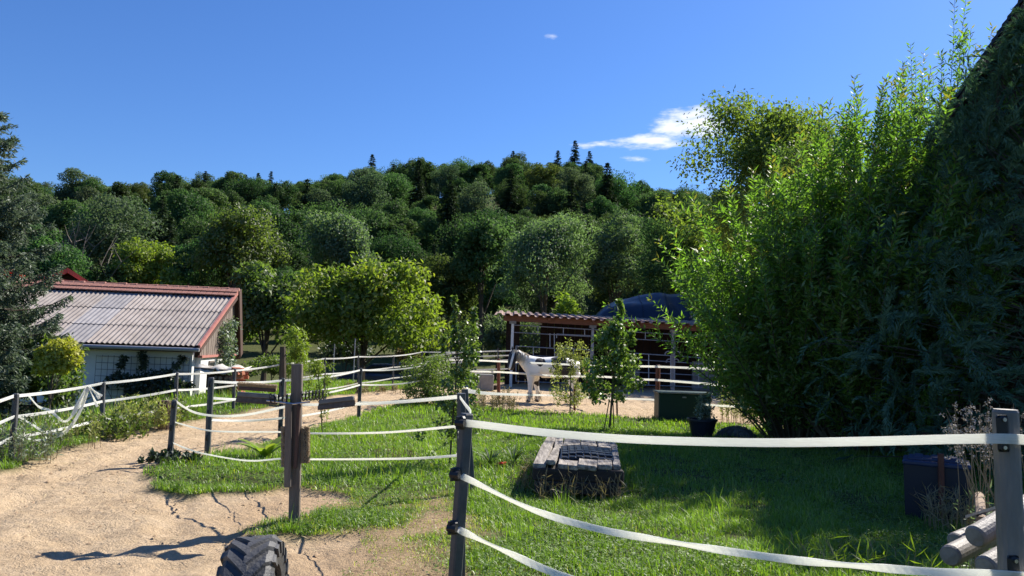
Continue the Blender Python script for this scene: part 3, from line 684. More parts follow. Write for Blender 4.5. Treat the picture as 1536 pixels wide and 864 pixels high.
# tall willow shrubs at the right
def willow(base, R, Ht, nw, label, per=190, leaf=.15, ax=None, lowfill=60, flare=1.0):
    t = thing('willow_shrub', base, label, 'shrub', 'willow shrubs beside the roof'); B = Vector(base); st = MB(); P = []; D = []; T = []
    for i in range(nw + lowfill):
        a = random.random() * 6.283; q = math.sqrt(random.random()); off = Vector((math.cos(a), math.sin(a), 0)) * R * q
        hh = Ht * (1 - .42 * q * q) * (random.uniform(.72, 1.03) if random.random() < .75 else random.uniform(.45, .8))
        if i >= nw:
            off = off * .62; hh = Ht * random.uniform(.10, .62)
        b0 = B + off * .22; mid = B + off * .72 + Vector((0, 0, hh * .55)); tip = B + off * (1 + (flare - 1) * (random.random() if i < nw else 0)) + Vector((0.05 * hh, 0, hh * (1 - .10 * (flare - 1))))
        if i >= nw: tip = tip + off * .25
        pts = []
        for k in range(9):
            u = k / 8; pts.append(b0 * (1 - u)**2 + mid * 2 * u * (1 - u) + tip * u * u + Vector((random.gauss(0, .03), random.gauss(0, .03), 0)) * u)
        st.tube(pts, [.018 * (1 - k / 8.5) + .002 for k in range(9)], 3, False)
        def leafalong(pts, m_, u0, lsc=1.0, tipred=False):
            K = len(pts) - 1
            for q_ in range(m_):
                u = u0 + (1 - u0) * (q_ + random.random()) / m_; i_ = min(int(u * K), K - 1); p = pts[i_].lerp(pts[i_ + 1], u * K - i_)
                td = (pts[i_ + 1] - pts[i_]).normalized(); ph = q_ * 2.4 + random.uniform(-.4, .4)
                o1 = td.orthogonal().normalized(); o2 = td.cross(o1); out = o1 * math.cos(ph) + o2 * math.sin(ph)
                P.append(p); D.append(td * random.uniform(.55, 1.1) + out + Vector((.12, 0, -.15 * random.random())))
                T.append(1.0 if (tipred and u > .96 and random.random() < .5) else random.random() * .6 + .25 * u)
        leafalong(pts, int(per * hh / Ht * .85) + 12, .25, tipred=True)
        for s_ in range(int(6 + hh * 2.0)):
            u = random.uniform(.12, .88); i_ = min(int(u * 8), 7); p = pts[i_].lerp(pts[i_ + 1], u * 8 - i_)
            a2 = random.random() * 6.283; ln = random.uniform(.25, .75) * (1.15 - u * .6)
            e = p + Vector((math.cos(a2) * .75 + off.x / (R + .01) * .4, math.sin(a2) * .75 + off.y / (R + .01) * .4, random.uniform(.35, 1.0))) * ln
            m2 = p.lerp(e, .5) + Vector((math.cos(a2), math.sin(a2), -.3)) * ln * .12
            st.tube([p, m2, e], [.006, .004, .0015], 3, False)
            leafalong([p, m2, e], int(7 + ln * 22), .1)
    n = len(P)
    leafmesh('foliage', np.array([tuple(p) for p in P]), np.array([tuple(d) for d in D]), rdir(n), leaf * (.65 + .6 * rng.random(n)), leaf * .26 * (.8 + .4 * rng.random(n)), M['willow'], t, tint=np.clip(T, 0, 1), fold=.25)
    st.build('stems', M['twig'], t); print('willow leaves', n)
b = base_at(1198, 14.9); willow(b, 2.65, 6.4, 140, 'sunlit leftmost willow shrub with long upright whips against the shelter', flare=1.5)
b = base_at(1295, 13.9); willow(b, 2.3, 7.2, 210, 'tall sunlit willow shrub whose whips stand highest against the open sky')
b = base_at(1405, 16.4); willow(b, 2.3, 9.9, 140, 'right-hand willow shrub with its whips showing beside the dark conifer and roof corner')
def cypress(base, zapex, R0, slope, label):
    t = thing('cypress_tree', base, label, 'tree'); B = Vector(base); P = []; D = []; NN = []; T = []; br = MB()
    trunkmb(B - UZ * .1, Vector((base[0], base[1], zapex - .5)), .2, .03, .04).build('trunk', M['bark'], t)
    n = 2500
    for i in range(n):
        z = zapex * (1 - math.sqrt(random.random()) * .985) if random.random() < .5 else random.uniform(.15, zapex * .97)
        R = min(R0, (zapex - z) * slope) + .06; a = random.random() * 6.283; rr = R * random.uniform(.62, 1.0) * (.74 + .5 * float(vnoise(np.array([a * 2.2 + 9]), np.array([z * 1.5]))[0]))
        o = Vector((math.cos(a), math.sin(a), 0)); p = B + o * rr + UZ * (z - B.z)
        dz_ = random.gauss(.1, .75); d = (o * .9 + Vector((.35, .0, dz_))).normalized(); ln = random.uniform(.3, .8) * (1.5 if random.random() < .06 else 1) * (1.0 if R > .6 else .6)
        sd_ = d.cross(Vector((random.gauss(0, .3), random.gauss(0, .3), 1))).normalized(); tn = random.random()
        q = p; K = 8; pts = [p]
        for k in range(K):
            d = (d + Vector((.09, 0, .10 - .04 * k - .08 * dz_)) + Vector((random.gauss(0, .05), random.gauss(0, .05), 0))).normalized(); q = q + d * ln / K; pts.append(q)
            for s_ in (-1, 1):
                for e in range(5):
                    P.append(q + d * ln / K * random.random()); D.append(d * random.uniform(.7, 1.2) + sd_ * s_ * random.uniform(.35, .8) + Vector((0, 0, random.gauss(0, .12)))); T.append(min(1, .55 * tn + .35 * random.random() + .02 * k))
        if i % 9 == 0: br.tube([B + UZ * max(.1, (z - B.z) * .86 - .15) + o * .05, p - UZ * .05, pts[-1]], [.012, .007, .002], 3, False)
    for (u, v, ln, up_) in ((1345, 405, .95, .55), (1390, 450, .9, .12), (1455, 400, 1.1, .55), (1470, 395, .8, .1), (1330, 385, .6, .2), (1440, 345, .7, .8), (1500, 330, .8, .7), (1500, 250, .8, .9), (1460, 260, .7, .8), (1300, 480, .7, .4), (1250, 540, .6, .5), (1420, 520, .7, .2), (1480, 560, .8, .25), (1360, 560, .6, .3)):
        z_ = at(u, v, 10.5).z; Rz = min(R0, (zapex - z_) * slope); x_ = at(u, v, 10.5).x; dx_ = min(abs(x_ - base[0]), Rz * .98); y_ = base[1] - math.sqrt(max(0, Rz * Rz - dx_ * dx_)) * .96
        q = at(u, v, y_); d = Vector((.9, -.25, up_)).normalized(); K = 16
        for k in range(K):
            d = (d + Vector((.06, 0, -.06 * up_))).normalized(); q = q + d * ln / K; sd_ = d.cross(Vector((0, -1, .2))).normalized(); wl = math.sin(math.pi * (k + 1) / (K + 2))
            for s_ in (-1, 1):
                for e in range(11): P.append(q + d * ln / K * random.random()); D.append(d * .9 + sd_ * s_ * random.uniform(.2, .8) * wl + Vector((0, random.gauss(0, .15), 0))); T.append(random.uniform(.75, 1))
    m_ = len(P); leafmesh('foliage', np.array([tuple(p) for p in P]), np.array([tuple(d) for d in D]), rdir(m_), .115 * (.6 + .7 * rng.random(m_)), .018 * (.7 + .6 * rng.random(m_)), M['cypress'], t, tint=T, fold=.1)
    br.build('branches', M['bark'], t)
b = base_at(1572, 12.6); cypress(b, 8.0, 3.7, .56, 'tall dark conifer with feathery drooping sprays at the right edge')

# ------------------------------------------------------------------ white barn
def part_boxes(name, mat, parent, items, label=None):
    o = None
    for (c, s, r) in items:
        o = MB().box(c, s, r).build(name, mat, parent)
        if label: o['label'] = label
    return o
A8 = R_(8.0); EX = Vector((math.cos(A8), math.sin(A8), 0)); EY = Vector((-math.sin(A8), math.cos(A8), 0)); UZ = Vector((0, 0, 1))
BO = Vector((-8.96, 22.0, 0)); BZ = -.95; BL = 12.0
def bl(a, b_, z): return BO + EX * a + EY * b_ + UZ * z       # a: along the ridge (0 = right verge), b_: depth, z: height
barn = thing('white_barn', bl(-BL / 2, 2.5, BZ), 'low white barn with a grey corrugated roof and a red tiled ridge', 'barn')
BROT = Matrix.Rotation(A8, 3, 'Z')
ZE, ZR, YR, ZB, YB = 1.36, 3.24, 4.6, 1.05, 5.45
MB().box(bl(-BL / 2 - .18, .52, (BZ + ZE) / 2 + .05), (BL - .3, .3, ZE - BZ - .2), BROT).build('wall', M['plaster'], barn)['label'] = 'long white side wall'
MB().box(bl(-BL / 2 - .18, .50, BZ + .28), (BL - .26, .32, .56), BROT).build('plinth', M['plinth'], barn)
gw = MB(); gw.box(bl(-.30, 2.95, (BZ + .99) / 2), (.26, 4.5, .99 - BZ), BROT); gw.build('wall', M['plaster'], barn)['label'] = 'sunlit white gable wall'
gv = MB(); gv.prism([bl(-.42, .6, 1.0), bl(-.42, 5.2, 1.0), bl(-.42, 5.2, 1.2), bl(-.42, YR, ZR - .2), bl(-.42, .6, 1.42)], EX * .2); gv.build('gable', M['darkwood'], barn)
n_ = 26
for i in range(n_):
    y0 = .55 + (5.15 - .55) * i / n_; y1 = y0 + 4.6 / n_ - .014; ym = (y0 + y1) / 2
    zt = lambda q: (ZE + (ZR - ZE) * q / YR if q < YR else ZR - (ZR - ZB) * (q - YR) / (YB - YR)) - .16
    e = .006 * (i % 3)
    MB().prism([bl(-.2, y0, 1.06), bl(-.2, y1, 1.06), bl(-.2, y1, max(1.1, zt(y1))), bl(-.2, y0, max(1.1, zt(y0)))], EX * (.03 + e)).build('cladding_board', M['cladding'], barn)
MB().box(bl(-.15, 2.85, 1.03), (.12, 4.7, .07), BROT).build('sill_rail', M['redpaint'], barn)
wn_ = MB().box(bl(-.155, 1.9, .62), (.06, .62, .52), BROT).build('window', M['greywood'], barn)
MB().box(bl(-.13, 1.75, .62), (.03, .24, .42), BROT).build('pane', M['glass'], wn_)
MB().box(bl(-.13, 2.05, .62), (.03, .24, .42), BROT).build('pane', M['glass'], wn_)
MB().box(bl(-.16, 3.0, .3), (.05, .1, 1.1), BROT).build('door_frame', M['greywood'], barn)
# corrugated sheets: one mesh shared
sl = Vector((0, YR - .0, ZR - ZE)); SLL = sl.length; per_ = .142
def sheet_mesh(w_, l_):
    nxs = int(w_ / per_ * 8); V = []; Fc = []
    for i in range(nxs + 1):
        u = w_ * i / nxs; zz = .019 * math.cos(2 * math.pi * u / per_)
        for v_ in (0, l_): V.append((u, v_, zz))
    for i in range(nxs): Fc.append((i * 2, i * 2 + 2, i * 2 + 3, i * 2 + 1))
    me = bpy.data.meshes.new('roof_sheet'); me.from_pydata(V, [], Fc); me.update(); me.polygons.foreach_set('use_smooth', [True] * len(Fc)); return me
rows = 3; sw = per_ * 7; RL = SLL - .64; lap = RL / rows
smesh = sheet_mesh(sw + per_ * .3, lap + .12); smesh.materials.append(M['roofsheet'])
vy = (EY * sl.y + UZ * sl.z).normalized(); vn = EX.cross(vy)
rotm = Matrix((EX, vy, vn)).transposed()
ncol = int((BL - .1) / sw)
tilt = math.atan2(.018, lap)
for r_ in range(rows):
    for c_ in range(ncol):
        o = bpy.data.objects.new('roof_sheet', smesh); col.objects.link(o); o.parent = barn
        p = bl(-(c_ + 1) * sw - .12, -.10, ZE - .02) + vy * (r_ * lap) + vn * (.02 - (c_ % 2) * .006)
        o.location = p - org(barn)
        mm = rotm @ Matrix.Rotation(-tilt, 3, 'X'); o.rotation_euler = mm.to_euler()
        if c_ == 3:
            me = bpy.data.meshes.get('roof_sheet_smooth')
            if me is None:
                me = smesh.copy(); me.name = 'roof_sheet_smooth'; me.materials.clear(); me.materials.append(M['roofgrey'])
                for v_ in me.vertices: v_.co.z *= .45
            o.data = me; o['label'] = 'smoother grey roof sheet'
dk = MB(); dk.prism([bl(-BL, -.02, ZE - .10), bl(-BL, YR, ZR - .10), bl(-BL, YB, ZB - .10), bl(-BL, YB, ZB - .2), bl(-BL, YR - .02, ZR - .22), bl(-BL, 0, ZE - .2)], EX * (BL - .02)); dk.build('roof_deck', M['darkwood'], barn)
# tiled band and ridge caps
tl = MB(); bw = .2
for r_ in range(2):
    for i in range(int(BL / bw)):
        c = bl(-(i + .5) * bw, -.1, ZE) + vy * (RL + .04 + r_ * .31 + .16) + vn * (.055 + .025 * (1 - r_) * 0 + .02 * r_)
        tl.box(c, (bw - .022, .36, .04), rotm @ Matrix.Rotation(-.05 + random.uniform(-.01, .01), 3, 'X') @ Matrix.Rotation(random.uniform(-.012, .012), 3, 'Y'))
o = tl.build('tile_course', M['tile'], barn); o['kind'] = 'stuff'
cap = MB(); cap.tube([(0, 0, 0), (.33, 0, .0), (.36, 0, .012)], [.10, .115, .12], 8, True, .8); capm = None
for i in range(int(BL / .34)):
    if capm is None:
        o = mesh('ridge_tile', cap.v, cap.f, M['tile'], None, smooth=False); capm = o.data; o.parent = barn
    else:
        o = bpy.data.objects.new('ridge_tile', capm); col.objects.link(o); o.parent = barn
    o.location = bl(-(i + 1) * .34 - .02, YR - .02, ZR + .05 + random.uniform(-.008, .008)) - org(barn); o.rotation_euler = (0, random.uniform(-.02, .02), A8)
# verges, barge boards, gutter
vb = MB(); c = bl(-.03, YR * .5 - .06, (ZE + ZR) / 2 - .02); vb.box(c, (.045, SLL + .1, .075), rotm); vb.box(c + vn * .05 - EX * .02, (.07, SLL + .1, .02), rotm); vb.build('barge_board', M['redpaint'], barn)
bs = Vector((0, YB - YR, ZB - ZR)); vy2 = (EY * bs.y + UZ * bs.z).normalized(); rot2 = Matrix((EX, vy2, EX.cross(vy2))).transposed()
c = bl(.0, (YR + YB) / 2, (ZR + ZB) / 2); MB().box(c, (.06, bs.length + .1, .36), rot2).build('barge_board', M['darkwood'], barn)
MB().box(bl(-BL / 2, (YR + YB) / 2 + .16, (ZR + ZB) / 2 + .05), (BL - .1, bs.length, .05), rot2).build('rear_roof', M['tile'], barn)
gt = MB(); gt.tube([bl(-BL, -.16, ZE - .10), bl(-.02, -.16, ZE - .12)], .055, 8); gt.build('gutter', M['galv'], barn)
# wire trellis on the wall
tr = thing('wire_trellis', bl(-3.0, .2, BZ), 'large square wire mesh fixed to the white barn wall', 'trellis')
tm_ = MB()
for i in range(17): tm_.tube([bl(-2.95 + i * .16, .28, -.6), bl(-2.95 + i * .16, .28, 1.0)], .006, 4)
for i in range(9): tm_.tube([bl(-2.95, .27, -.55 + i * .19), bl(-.38, .27, -.55 + i * .19)], .006, 4)
tm_.build('wire_mesh', M['post'], tr)
def climber(base, pts, rad, label, matn='climber', per=85, L=.10, group=None):
    t = thing('climbing_plant', base, label, 'plant', group); C = np.array([tuple(p) for p in pts]); rc = np.array(rad)
    P = clumpleaves(C, rc, per, L, L * .6, .2, .25, 1.0); lm('foliage', P, M[matn], t)
    s_ = MB(); B = Vector(base)
    for i in range(0, len(pts), 3): s_.tube([B, B.lerp(Vector(pts[i]), .5) + Vector((random.uniform(-.1, .1), 0, .1)), pts[i]], [.02, .012, .005], 4, False)
    s_.build('stem', M['twig'], t); return t
pts = []; rad = []
for i in range(58):
    a = random.uniform(-2.1, -.65); z = random.uniform(-.55, .55) * (1 - abs(a + 1.35) * .35); pts.append(bl(a, .08, z + .05)); rad.append(random.uniform(.12, .26))
for (a, z) in ((-2.3, .45), (-2.45, .3), (-2.6, .15), (-2.75, .1), (-2.2, .75), (-2.15, .9), (-.9, .55), (-.7, .75), (-.55, .95), (-.5, .25), (-.3, .2), (-1.6, .9), (-1.65, 1.05), (-1.6, .7)):
    pts.append(bl(a, .12, z)); rad.append(.11)
climber(tuple(bl(-2, -.15, BZ)), pts, rad, 'dark climbing shrub spread over the wire mesh on the barn wall')
pts = [bl(-.05 + random.uniform(-.05, .2), 3.1 + random.uniform(-.45, .45), z) for z in np.linspace(-.6, 2.1, 30)]
climber(tuple(bl(.25, 3.1, BZ)), pts, [random.uniform(.18, .30) for _ in pts], 'pale green climber growing up the barn gable', 'greyshrub', 80, .10)

# red roofed house behind the barn
hb = at(105, 520, 36); hb.z = float(height(hb.x, hb.y))
rh = thing('red_house', hb, 'house with bright red roof edges behind the barn', 'house')
ap = at(104, 404, 36); e1 = at(138, 428, 36); zap = ap.z; sl_ = (zap - e1.z) / (e1.x - ap.x)
hw = 3.2; ze = zap - sl_ * hw
MB().prism([(ap.x - hw + .4, 36.3, hb.z - .3), (ap.x + hw - .4, 36.3, hb.z - .3), (ap.x + hw - .4, 36.3, ze + .2), (ap.x, 36.3, zap - .25), (ap.x - hw + .4, 36.3, ze + .2)], (0, 7, 0)).build('wall', M['interior'], rh)
for s in (-1, 1):
    MB().prism([(ap.x, 35.8, zap), (ap.x + s * hw, 35.8, ze), (ap.x + s * hw, 35.8, ze - .14), (ap.x, 35.8, zap - .16)], (0, 8, 0)).build('roof', M['brightred'], rh)
    MB().prism([(ap.x + s * .005, 35.74, zap + .04), (ap.x + s * (hw + .03), 35.74, ze + .04), (ap.x + s * (hw + .03), 35.74, ze - .2), (ap.x + s * .005, 35.74, zap - .2)], (0, .05, 0)).build('barge_board', M['brightred'], rh)
a1, a2 = at(58, 416, 35.6), at(112, 425, 35.6)
MB().box((a1 + a2) / 2, (a2.x - a1.x, .12, .16), Matrix.Rotation(math.atan2(a1.z - a2.z, a2.x - a1.x), 3, 'Y')).build('fascia', M['brightred'], rh)
bb = MB().prism([(ap.x - 4.6, 36.4, zap - .9), (ap.x - 2.4, 36.4, zap - .1), (ap.x - 2.2, 36.4, zap - .25), (ap.x - 4.6, 36.4, zap - 1.1)], (0, 5, 0)).build('side_roof', M['brightred'], rh)

rh.rotation_euler = (0, 0, R_(26))
# woodpile by the gable
wb = at(322, 540, 21.5); wb.z = H(wb.x, wb.y)
wp = thing('woodpile', wb, 'covered firewood stack at the sunlit corner of the barn', 'woodpile')
a, b_, top = at(300, 560, 21.5), at(352, 560, 21.5), at(322, 556, 21.5).z
MB().box(((a.x + b_.x) / 2, 22.0, top + .03), (b_.x - a.x + .25, 1.2, .05), Matrix.Rotation(.05, 3, 'Y')).build('shelf_board', M['greywood'], wp)
cvm = MB(); nn = 9
for i in range(nn):
    for j in range(5): cvm.v.append((a.x - .1 + (b_.x - a.x + .2) * i / (nn - 1), 21.30 + 1.3 * j / 4, top + .10 + .07 * math.sin(i * 1.9 + j) + (.0 if 0 < j else -.12 - .05 * math.sin(i * 2.7))))
cvm.f = [(i * 5 + j, i * 5 + 5 + j, i * 5 + 6 + j, i * 5 + 1 + j) for i in range(nn - 1) for j in range(4)]
o = cvm.build('cover', M['tarpw'], wp, smooth=True); so = o.modifiers.new('s', 'SOLIDIFY'); so.thickness = .02
lg = None
zz = wb.z + .08
while zz < top - .06:
    xx = (a.x + b_.x) / 2 - .02
    while xx < b_.x:
        r = random.uniform(.05, .075); mb = MB(); q = Vector((xx, 21.42 + random.uniform(-.04, .04), zz + random.uniform(-.01, .01))); mb.tube([q, q + Vector((0, .9, 0))], [r, r * .95], 7); mb.build('firewood_log', M['firewood'], wp)
        xx += .15
    zz += .135
MB().box((a.x + .25, 21.9, (wb.z + top) / 2), (.08, .9, top - wb.z), None).build('side_board', M['darkwood'], wp)
ob = at(357, 575, 21.3); ob.z = H(ob.x, ob.y)
ors = thing('brick_pile', ob, 'heap of orange bricks beside the firewood stack', 'bricks')
for i in range(26):
    k = i // 4; MB().box((ob.x + random.uniform(-.16, .16), ob.y + random.uniform(-.25, .25), ob.z + .08 + .11 * k), (.24, .12, .09), Matrix.Rotation(random.uniform(-1.2, 1.2), 3, 'Z') @ Matrix.Rotation(random.uniform(-.35, .35), 3, 'X')).build('brick', M['orange'], ors)

# ------------------------------------------------------------------ shelter
SY = 33.0; SD = 4.2
def sp(u, v, dy=0): return at(u, v, SY + dy)
sb = sp(940, 560); sb.z = H(sb.x, SY)
sh = thing('horse_shelter', sb, 'long open horse shelter with a brown corrugated roof and steel rail gates', 'shelter')
zfl, zfr = sp(742, 472).z, sp(1130, 493).z; xl, xr = sp(742, 472).x, sp(1300, 500).x
slope_x = (zfr - zfl) / (sp(1130, 493).x - xl)
def roofz(x, y): return zfl + slope_x * (x - xl) + .07 * (y - SY + .3)
pw = .352; nwv = int((xr - xl) / pw); tilt_sheets = 3
for s in range(0, nwv, 3):
    V = []; Fc = []; prof = [(0, 0), (.10, 0), (.16, .085), (.30, .085), (.352, 0)]
    xs_ = [(xl + (s + k) * pw + dx, dz) for k in range(3) for dx, dz in prof[:-1]] + [(xl + (s + 3) * pw, 0)]
    for x, dz in xs_:
        for yy in (SY - .6, SY + SD + .3): V.append((x, yy, roofz(x, yy) + dz))
    for x, dz in xs_:
        for yy in (SY - .6, SY + SD + .3): V.append((x, yy, roofz(x, yy) + dz - .02))
    n = len(xs_); Fc = [(2 * i, 2 * i + 2, 2 * i + 3, 2 * i + 1) for i in range(n - 1)] + [(2 * n + 2 * i + 1, 2 * n + 2 * i + 3, 2 * n + 2 * i + 2, 2 * n + 2 * i) for i in range(n - 1)]
    Fc += [(2 * n + 2 * i, 2 * n + 2 * i + 2, 2 * i + 2, 2 * i) for i in range(n - 1)]
    mesh('roof_sheet', V, Fc, M['rooffibre'], sh)
def seg(a, b_, hgt, thk, mat, name, par):
    a, b_ = Vector(a), Vector(b_); d = b_ - a; return MB().box((a + b_) / 2, (d.length, thk, hgt), Matrix.Rotation(-math.atan2(d.z, d.x), 3, 'Y')).build(name, mat, par)
seg((xl + .4, SY - .12, roofz(xl + .4, SY) - .15), (xr - .2, SY - .12, roofz(xr - .2, SY) - .15), .24, .12, M['beam'], 'front_beam', sh)
seg((xl + .4, SY + SD, roofz(xl, SY + SD) - .16), (xr - .2, SY + SD, roofz(xr, SY + SD) - .16), .2, .12, M['beam'], 'rear_beam', sh)
for i in range(9):
    x = xl + .5 + i * 1.9; MB().box((x, SY + SD / 2 - .1, roofz(x, SY + SD / 2) - .09), (.1, SD + .6, .14), Matrix.Rotation(math.atan(.07), 3, 'X')).build('rafter', M['beam'], sh)
for u in (768, 888, 1009, 1180):
    x = sp(u, 520).x; z0 = H(x, SY); zt = roofz(x, SY) - .26
    po = MB().bbox((x, SY - .12, (z0 + zt) / 2), (.17 if u == 1009 else .12, .12, zt - z0)).build('post', M['galv'] if u != 768 else M['whitepaint'], sh)
    MB().box((x, SY - .13, zt - .06), (.3, .15, .12)).build('post_head', M['paleconcrete'], po)
# boarded rear and end walls
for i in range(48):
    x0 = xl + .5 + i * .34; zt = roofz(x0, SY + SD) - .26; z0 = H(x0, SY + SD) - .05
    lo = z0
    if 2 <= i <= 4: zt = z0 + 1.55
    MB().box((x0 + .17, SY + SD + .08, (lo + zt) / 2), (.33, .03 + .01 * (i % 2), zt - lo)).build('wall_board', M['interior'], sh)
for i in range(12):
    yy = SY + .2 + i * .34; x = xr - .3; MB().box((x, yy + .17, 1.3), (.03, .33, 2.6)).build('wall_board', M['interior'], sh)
# partition walls (concrete) inside
MB().box((sp(890, 520).x, SY + 2.2, .75), (.16, SD - .3, 1.7)).build('partition', M['interior'], sh)
MB().box((sp(1072, 520).x, SY + 1.6, .62), (1.15, .16, 1.3)).build('partition', M['paleconcrete'], sh)['label'] = 'pale grey low partition'
MB().box((sp(955, 520).x, SY + 1.4, .45), (.75, .16, .9)).build('partition', M['paleconcrete'], sh)['label'] = 'small pale grey low partition'
def rail(mb, u0, v0, u1, v1, r=.022, dy=-.22): mb.tube([sp(u0, v0, dy), sp(u1, v1, dy)], r, 6)
up = MB(); rail(up, 771, 487.5, 1190, 512, .024); rail(up, 771, 498.5, 1190, 522, .022)
for u, v0, v1 in ((807, 489, 500), (845, 491, 502), (968, 498, 509), (1101, 506, 517), (877, 493, 504)): rail(up, u, v0, u, v1, .02)
up.build('upper_rail', M['galv'], sh)
def gate(u0, u1, vt0, vt1, vb0, vb1, nr, uprights):
    t = MB()
    for k in range(nr):
        f = k / (nr - 1); rail(t, u0, vt0 + (vb0 - vt0) * f, u1, vt1 + (vb1 - vt1) * f, .024 if k == 0 else .019, -.25)
    for u in uprights:
        f = (u - u0) / (u1 - u0); rail(t, u, vt0 + (vt1 - vt0) * f, u, vb0 + (vb1 - vb0) * f, .022, -.25)
    t.build('rail_gate', M['galv'], sh)
gate(774, 832, 519, 522.5, 572, 574, 5, (774, 800, 832)); gate(836, 886, 522, 525, 574, 576, 5, (836, 860, 886))
gate(952, 1006, 530, 533.5, 577, 579, 6, (952, 973, 1006)); gate(1012, 1088, 534, 539, 579, 583, 6, (1012, 1048, 1088)); gate(1092, 1170, 539, 544, 583, 586, 6, (1092, 1130, 1170))
t = MB()
for u in (825, 831.5): rail(t, u, 500, u, 521, .022)
rail(t, 835, 501, 886, 503.5, .02); rail(t, 835, 501, 835, 507, .02)
t.build('head_frame', M['galv'], sh)
t = MB()
for s in (-1, 1):
    for k, (cx, cy, rr) in enumerate(((1009 + s * 6.5, 532, 5.0), (1009 + s * 5, 543, 4.5))):
        t.tube([sp(cx + rr * math.cos(a) * 1, cy + rr * math.sin(a), -.25) for a in np.linspace(-3.4, .3, 10)], .03, 5)
t.build('scroll_ornament', M['galv'], sh)
MB().tube([sp(802, 485, .8), sp(813, 486, .8)], .03, 6).build('lamp_tube', M['whitepaint'], sh)

# haystack under a tarpaulin
hb2 = at(962, 520, 42); hb2.z = H(hb2.x, 42)
tp = thing('covered_haystack', hb2, 'rounded stack under a dark blue tarpaulin behind the shelter roof', 'tarpaulin')
V = []; Fc = []; nu, nv = 56, 20; xl_, xr_ = at(872, 480, 42).x, at(1062, 480, 42).x; zt = at(962, 443, 42).z
for j in range(nv + 1):
    for i in range(nu + 1):
        a = -1 + 2 * i / nu; ph = math.pi * j / nv
        env = (1 - abs(a)**3.4)**.45 if abs(a) < 1 else 0
        wr = .14 * math.sin(a * 21 + ph * 2.3 + 1.2 * math.sin(a * 7)) * max(0, a)**1.3 + .05 * math.sin(9 * ph + a * 4)
        r = env * (1 + .05 * math.sin(a * 3)) + wr * .5 * (env > .1)
        V.append(((xl_ + xr_) / 2 + a * (xr_ - xl_) / 2, 42 - math.cos(ph) * 2.4 * (.4 + .6 * env), hb2.z - .05 + (zt - hb2.z) * (max(0, r) * math.sin(ph)**.7)))
Fc = [(j * (nu + 1) + i, j * (nu + 1) + i + 1, (j + 1) * (nu + 1) + i + 1, (j + 1) * (nu + 1) + i) for j in range(nv) for i in range(nu)]
mesh('tarpaulin', V, Fc, M['tarp'], tp, smooth=True)
rp = MB()
for a in (-.55, -.1, .3, .62):
    i = int((a + 1) / 2 * nu); rp.tube([Vector(V[j * (nu + 1) + i]) + Vector((0, -.03, .03)) for j in range(nv + 1)], .018, 5)
rp.build('rope', M['tarp'], tp)

# dark house at the top right
hp = Vector((9.5, 15.0, 7.9)); HA = R_(-30); gx = Vector((math.cos(HA), math.sin(HA), 0)); gy = Vector((-math.sin(HA), math.cos(HA), 0)); PT = math.tan(R_(58))
hh_ = .95; apx = hp + gx * hh_ + UZ * hh_ * PT; half = 3.15; zev = apx.z - half * PT
dhb = apx + gy * 4; dhb.z = 0
dh = thing('dark_house', dhb, 'tall gabled house with a dark tiled roof edge at the top right corner', 'house')
def hq(a, b_, z): q = apx + gx * a + gy * b_; q.z = z; return q
gwm = MB(); gwm.prism([hq(-half + .5, .45, -.3), hq(half - .5, .45, -.3), hq(half - .5, .45, zev + .5), hq(0, .45, apx.z - .4), hq(-half + .5, .45, zev + .5)], gy * 9); gwm.build('wall', M['darkwood'], dh)
for s in (-1, 1):
    MB().prism([hq(0, 0.02, apx.z - .06), hq(s * half, 0.02, zev - .06), hq(s * half, 0.02, zev - .22), hq(0, 0.02, apx.z - .24)], gy * 10).build('roof', M['darkwood'], dh)
    sv = (gx * s - UZ * PT).normalized(); nvv = (gx * s * PT + UZ).normalized(); LN = half / math.cos(R_(58)); nc = 34
    for k in range(nc):
        c = apx + sv * (LN * (k + .5) / nc) + gy * 4.98 + nvv * .02
        ax_ = Matrix((gy, sv, gy.cross(sv))).transposed()
        sgn = 1 if (gy.cross(sv)).dot(nvv) > 0 else -1
        MB().box(c, (10.02, LN / nc + .10, .045), ax_ @ Matrix.Rotation(.16 * sgn * -1 * -1, 3, 'X') if sgn > 0 else ax_ @ Matrix.Rotation(-.16, 3, 'X')).build('tile_course', M['black'], dh)

pts = []; rad = []
for i in range(150):
    a = random.uniform(-half + .4, half - .4); zmx = apx.z - abs(a) * PT - .9; z = random.uniform(2.0, max(2.1, zmx)); pts.append(hq(a, .25, z)); rad.append(random.uniform(.35, .7))
t = climber(tuple(hq(-1, 0, 0)), pts, rad, 'dark creeper covering the shaded gable under the dark roof corner', 'bush', 90, .20)
